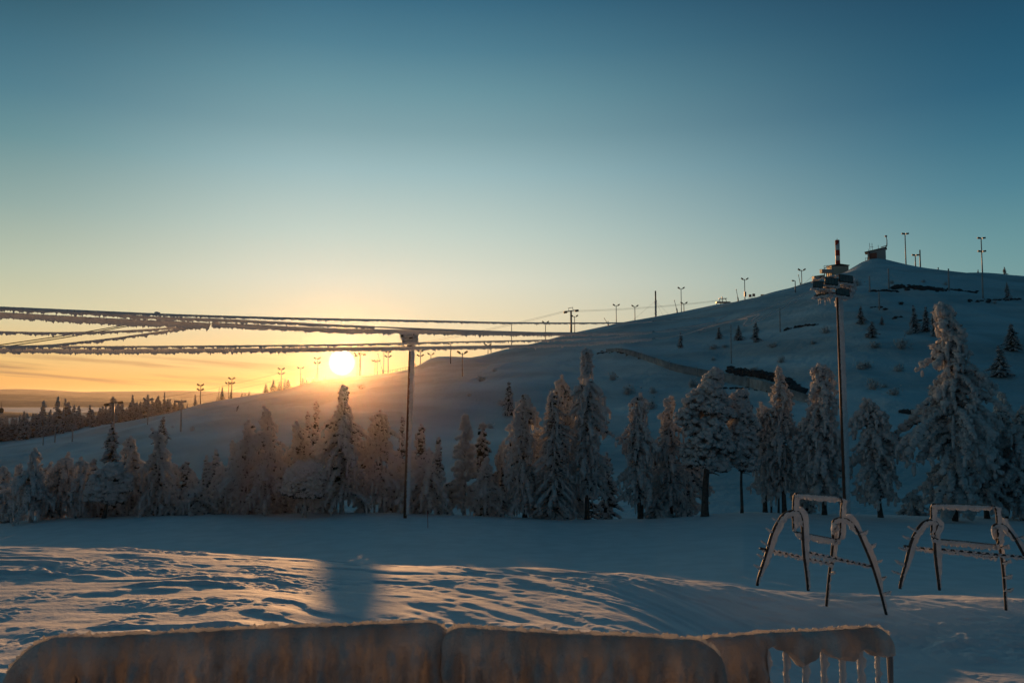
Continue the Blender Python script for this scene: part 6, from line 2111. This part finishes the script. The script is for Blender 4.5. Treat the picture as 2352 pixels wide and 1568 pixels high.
# skier on the left slope
def skier(px, py, H, label, lean, flip=1):
    p = ground_hit(px, py)
    s = H / 1.7
    j = {'pelvis': (0, 0, .80), 'waist': (.06, 0, 1.0), 'chest': (.20, 0, 1.24), 'neck': (.30, 0, 1.42), 'head': (.36, -.01, 1.56), 'crown': (.38, -.01, 1.68),
         'hipl': (.0, -.10, .76), 'kneel': (.20, -.12, .47), 'anklel': (.02, -.13, .10), 'toel': (.20, -.13, .05), 'hipr': (.0, .10, .76), 'kneer': (.22, .12, .49), 'ankler': (.04, .13, .10), 'toer': (.22, .13, .05),
         'shl': (.22, -.19, 1.33), 'ell': (.30, -.34, 1.10), 'hal': (.52, -.30, 1.02), 'shr': (.22, .19, 1.33), 'elr': (.28, .36, 1.10), 'har': (.50, .34, 1.00)}
    names = list(j)
    ed = [('pelvis', 'waist'), ('waist', 'chest'), ('chest', 'neck'), ('neck', 'head'), ('head', 'crown'), ('pelvis', 'hipl'), ('hipl', 'kneel'), ('kneel', 'anklel'), ('anklel', 'toel'), ('pelvis', 'hipr'), ('hipr', 'kneer'), ('kneer', 'ankler'), ('ankler', 'toer'),
          ('chest', 'shl'), ('shl', 'ell'), ('ell', 'hal'), ('chest', 'shr'), ('shr', 'elr'), ('elr', 'har')]
    rad = {'pelvis': .15, 'waist': .14, 'chest': .17, 'neck': .07, 'head': .11, 'crown': .08, 'hipl': .11, 'hipr': .11, 'kneel': .08, 'kneer': .08, 'anklel': .07, 'ankler': .07, 'toel': .06, 'toer': .06, 'shl': .09, 'shr': .09, 'ell': .06, 'elr': .06, 'hal': .05, 'har': .05}
    me = bpy.data.meshes.new('person')
    me.from_pydata([(flip * v[0] * s, v[1] * s, v[2] * s) for v in j.values()], [(names.index(a), names.index(b)) for a, b in ed], [])
    o = bpy.data.objects.new('person', me)
    col.objects.link(o)
    md = o.modifiers.new('skin', 'SKIN')
    for i_, n_ in enumerate(names):
        me.skin_vertices[0].data[i_].radius = (rad[n_] * s, rad[n_] * s)
    me.skin_vertices[0].data[0].use_root = True
    o.modifiers.new('sub', 'SUBSURF').levels = 1
    me.materials.append(M['jacket'])
    o.location = p.tolist()
    o.rotation_euler = (0, -lean, R(15))
    tag(o, label, 'person', None)
    for sy in (-.13, .13):
        ski = MB().box((flip * .15 * s, sy * s, 0.02 * s), (1.75 * s, .09 * s, .03 * s)).build('ski', M['steel'], o, smooth_=False)
    for sy, hy in ((-.30, -.45), (.34, .5)):
        MB().tube(np.array([(flip * .52 * s, sy * s, 1.02 * s), (flip * -.25 * s, hy * s, .35 * s)]), .012 * s, 5).build('ski_pole', M['steel'], o)


skier(543, 944, 2.3, 'lone skier in dark clothes crouching downhill on the left slope', R(-8), flip=1)

# ------------------------------------------------------------------ thin frosty haze that carries the glow of the sun
hz = bpy.data.materials.new('haze')
hz.use_nodes = True
g = NT(hz.node_tree)
ho = g.n('ShaderNodeOutputMaterial')
vs = g.n('ShaderNodeVolumeScatter')
vs.inputs['Color'].default_value = (1.0, 0.84, 0.66, 1)
vs.inputs['Density'].default_value = HAZE
vs.inputs['Anisotropy'].default_value = 0.94
g.t.links.new(vs.outputs[0], ho.inputs['Volume'])
o = MB().box((0, 220, EYE - 10), (1400, 480, 40)).build('haze', hz, None, smooth_=False)
tag(o, kind='structure')
hz2 = bpy.data.materials.new('far_haze')
hz2.use_nodes = True
g = NT(hz2.node_tree)
ho = g.n('ShaderNodeOutputMaterial')
vs = g.n('ShaderNodeVolumeScatter')
vs.inputs['Color'].default_value = (1.0, 0.93, 0.86, 1)
vs.inputs['Density'].default_value = 1.3e-5
vs.inputs['Anisotropy'].default_value = 0.6
g.t.links.new(vs.outputs[0], ho.inputs['Volume'])
o = MB().box((0, 10000, 30), (44000, 18400, 220)).build('haze', hz2, None, smooth_=False)
tag(o, kind='structure')


# ------------------------------------------------------------------ render settings
scene.render.engine = 'CYCLES'
scene.view_settings.view_transform = 'Standard'
scene.view_settings.look = 'None'
scene.view_settings.exposure = 0.0
scene.view_settings.gamma = 1.0
scene.cycles.use_denoising = True
scene.cycles.max_bounces = 7
scene.cycles.diffuse_bounces = 5
scene.cycles.volume_bounces = 0
scene.cycles.volume_max_steps = 64
scene.cycles.sample_clamp_indirect = 4.0
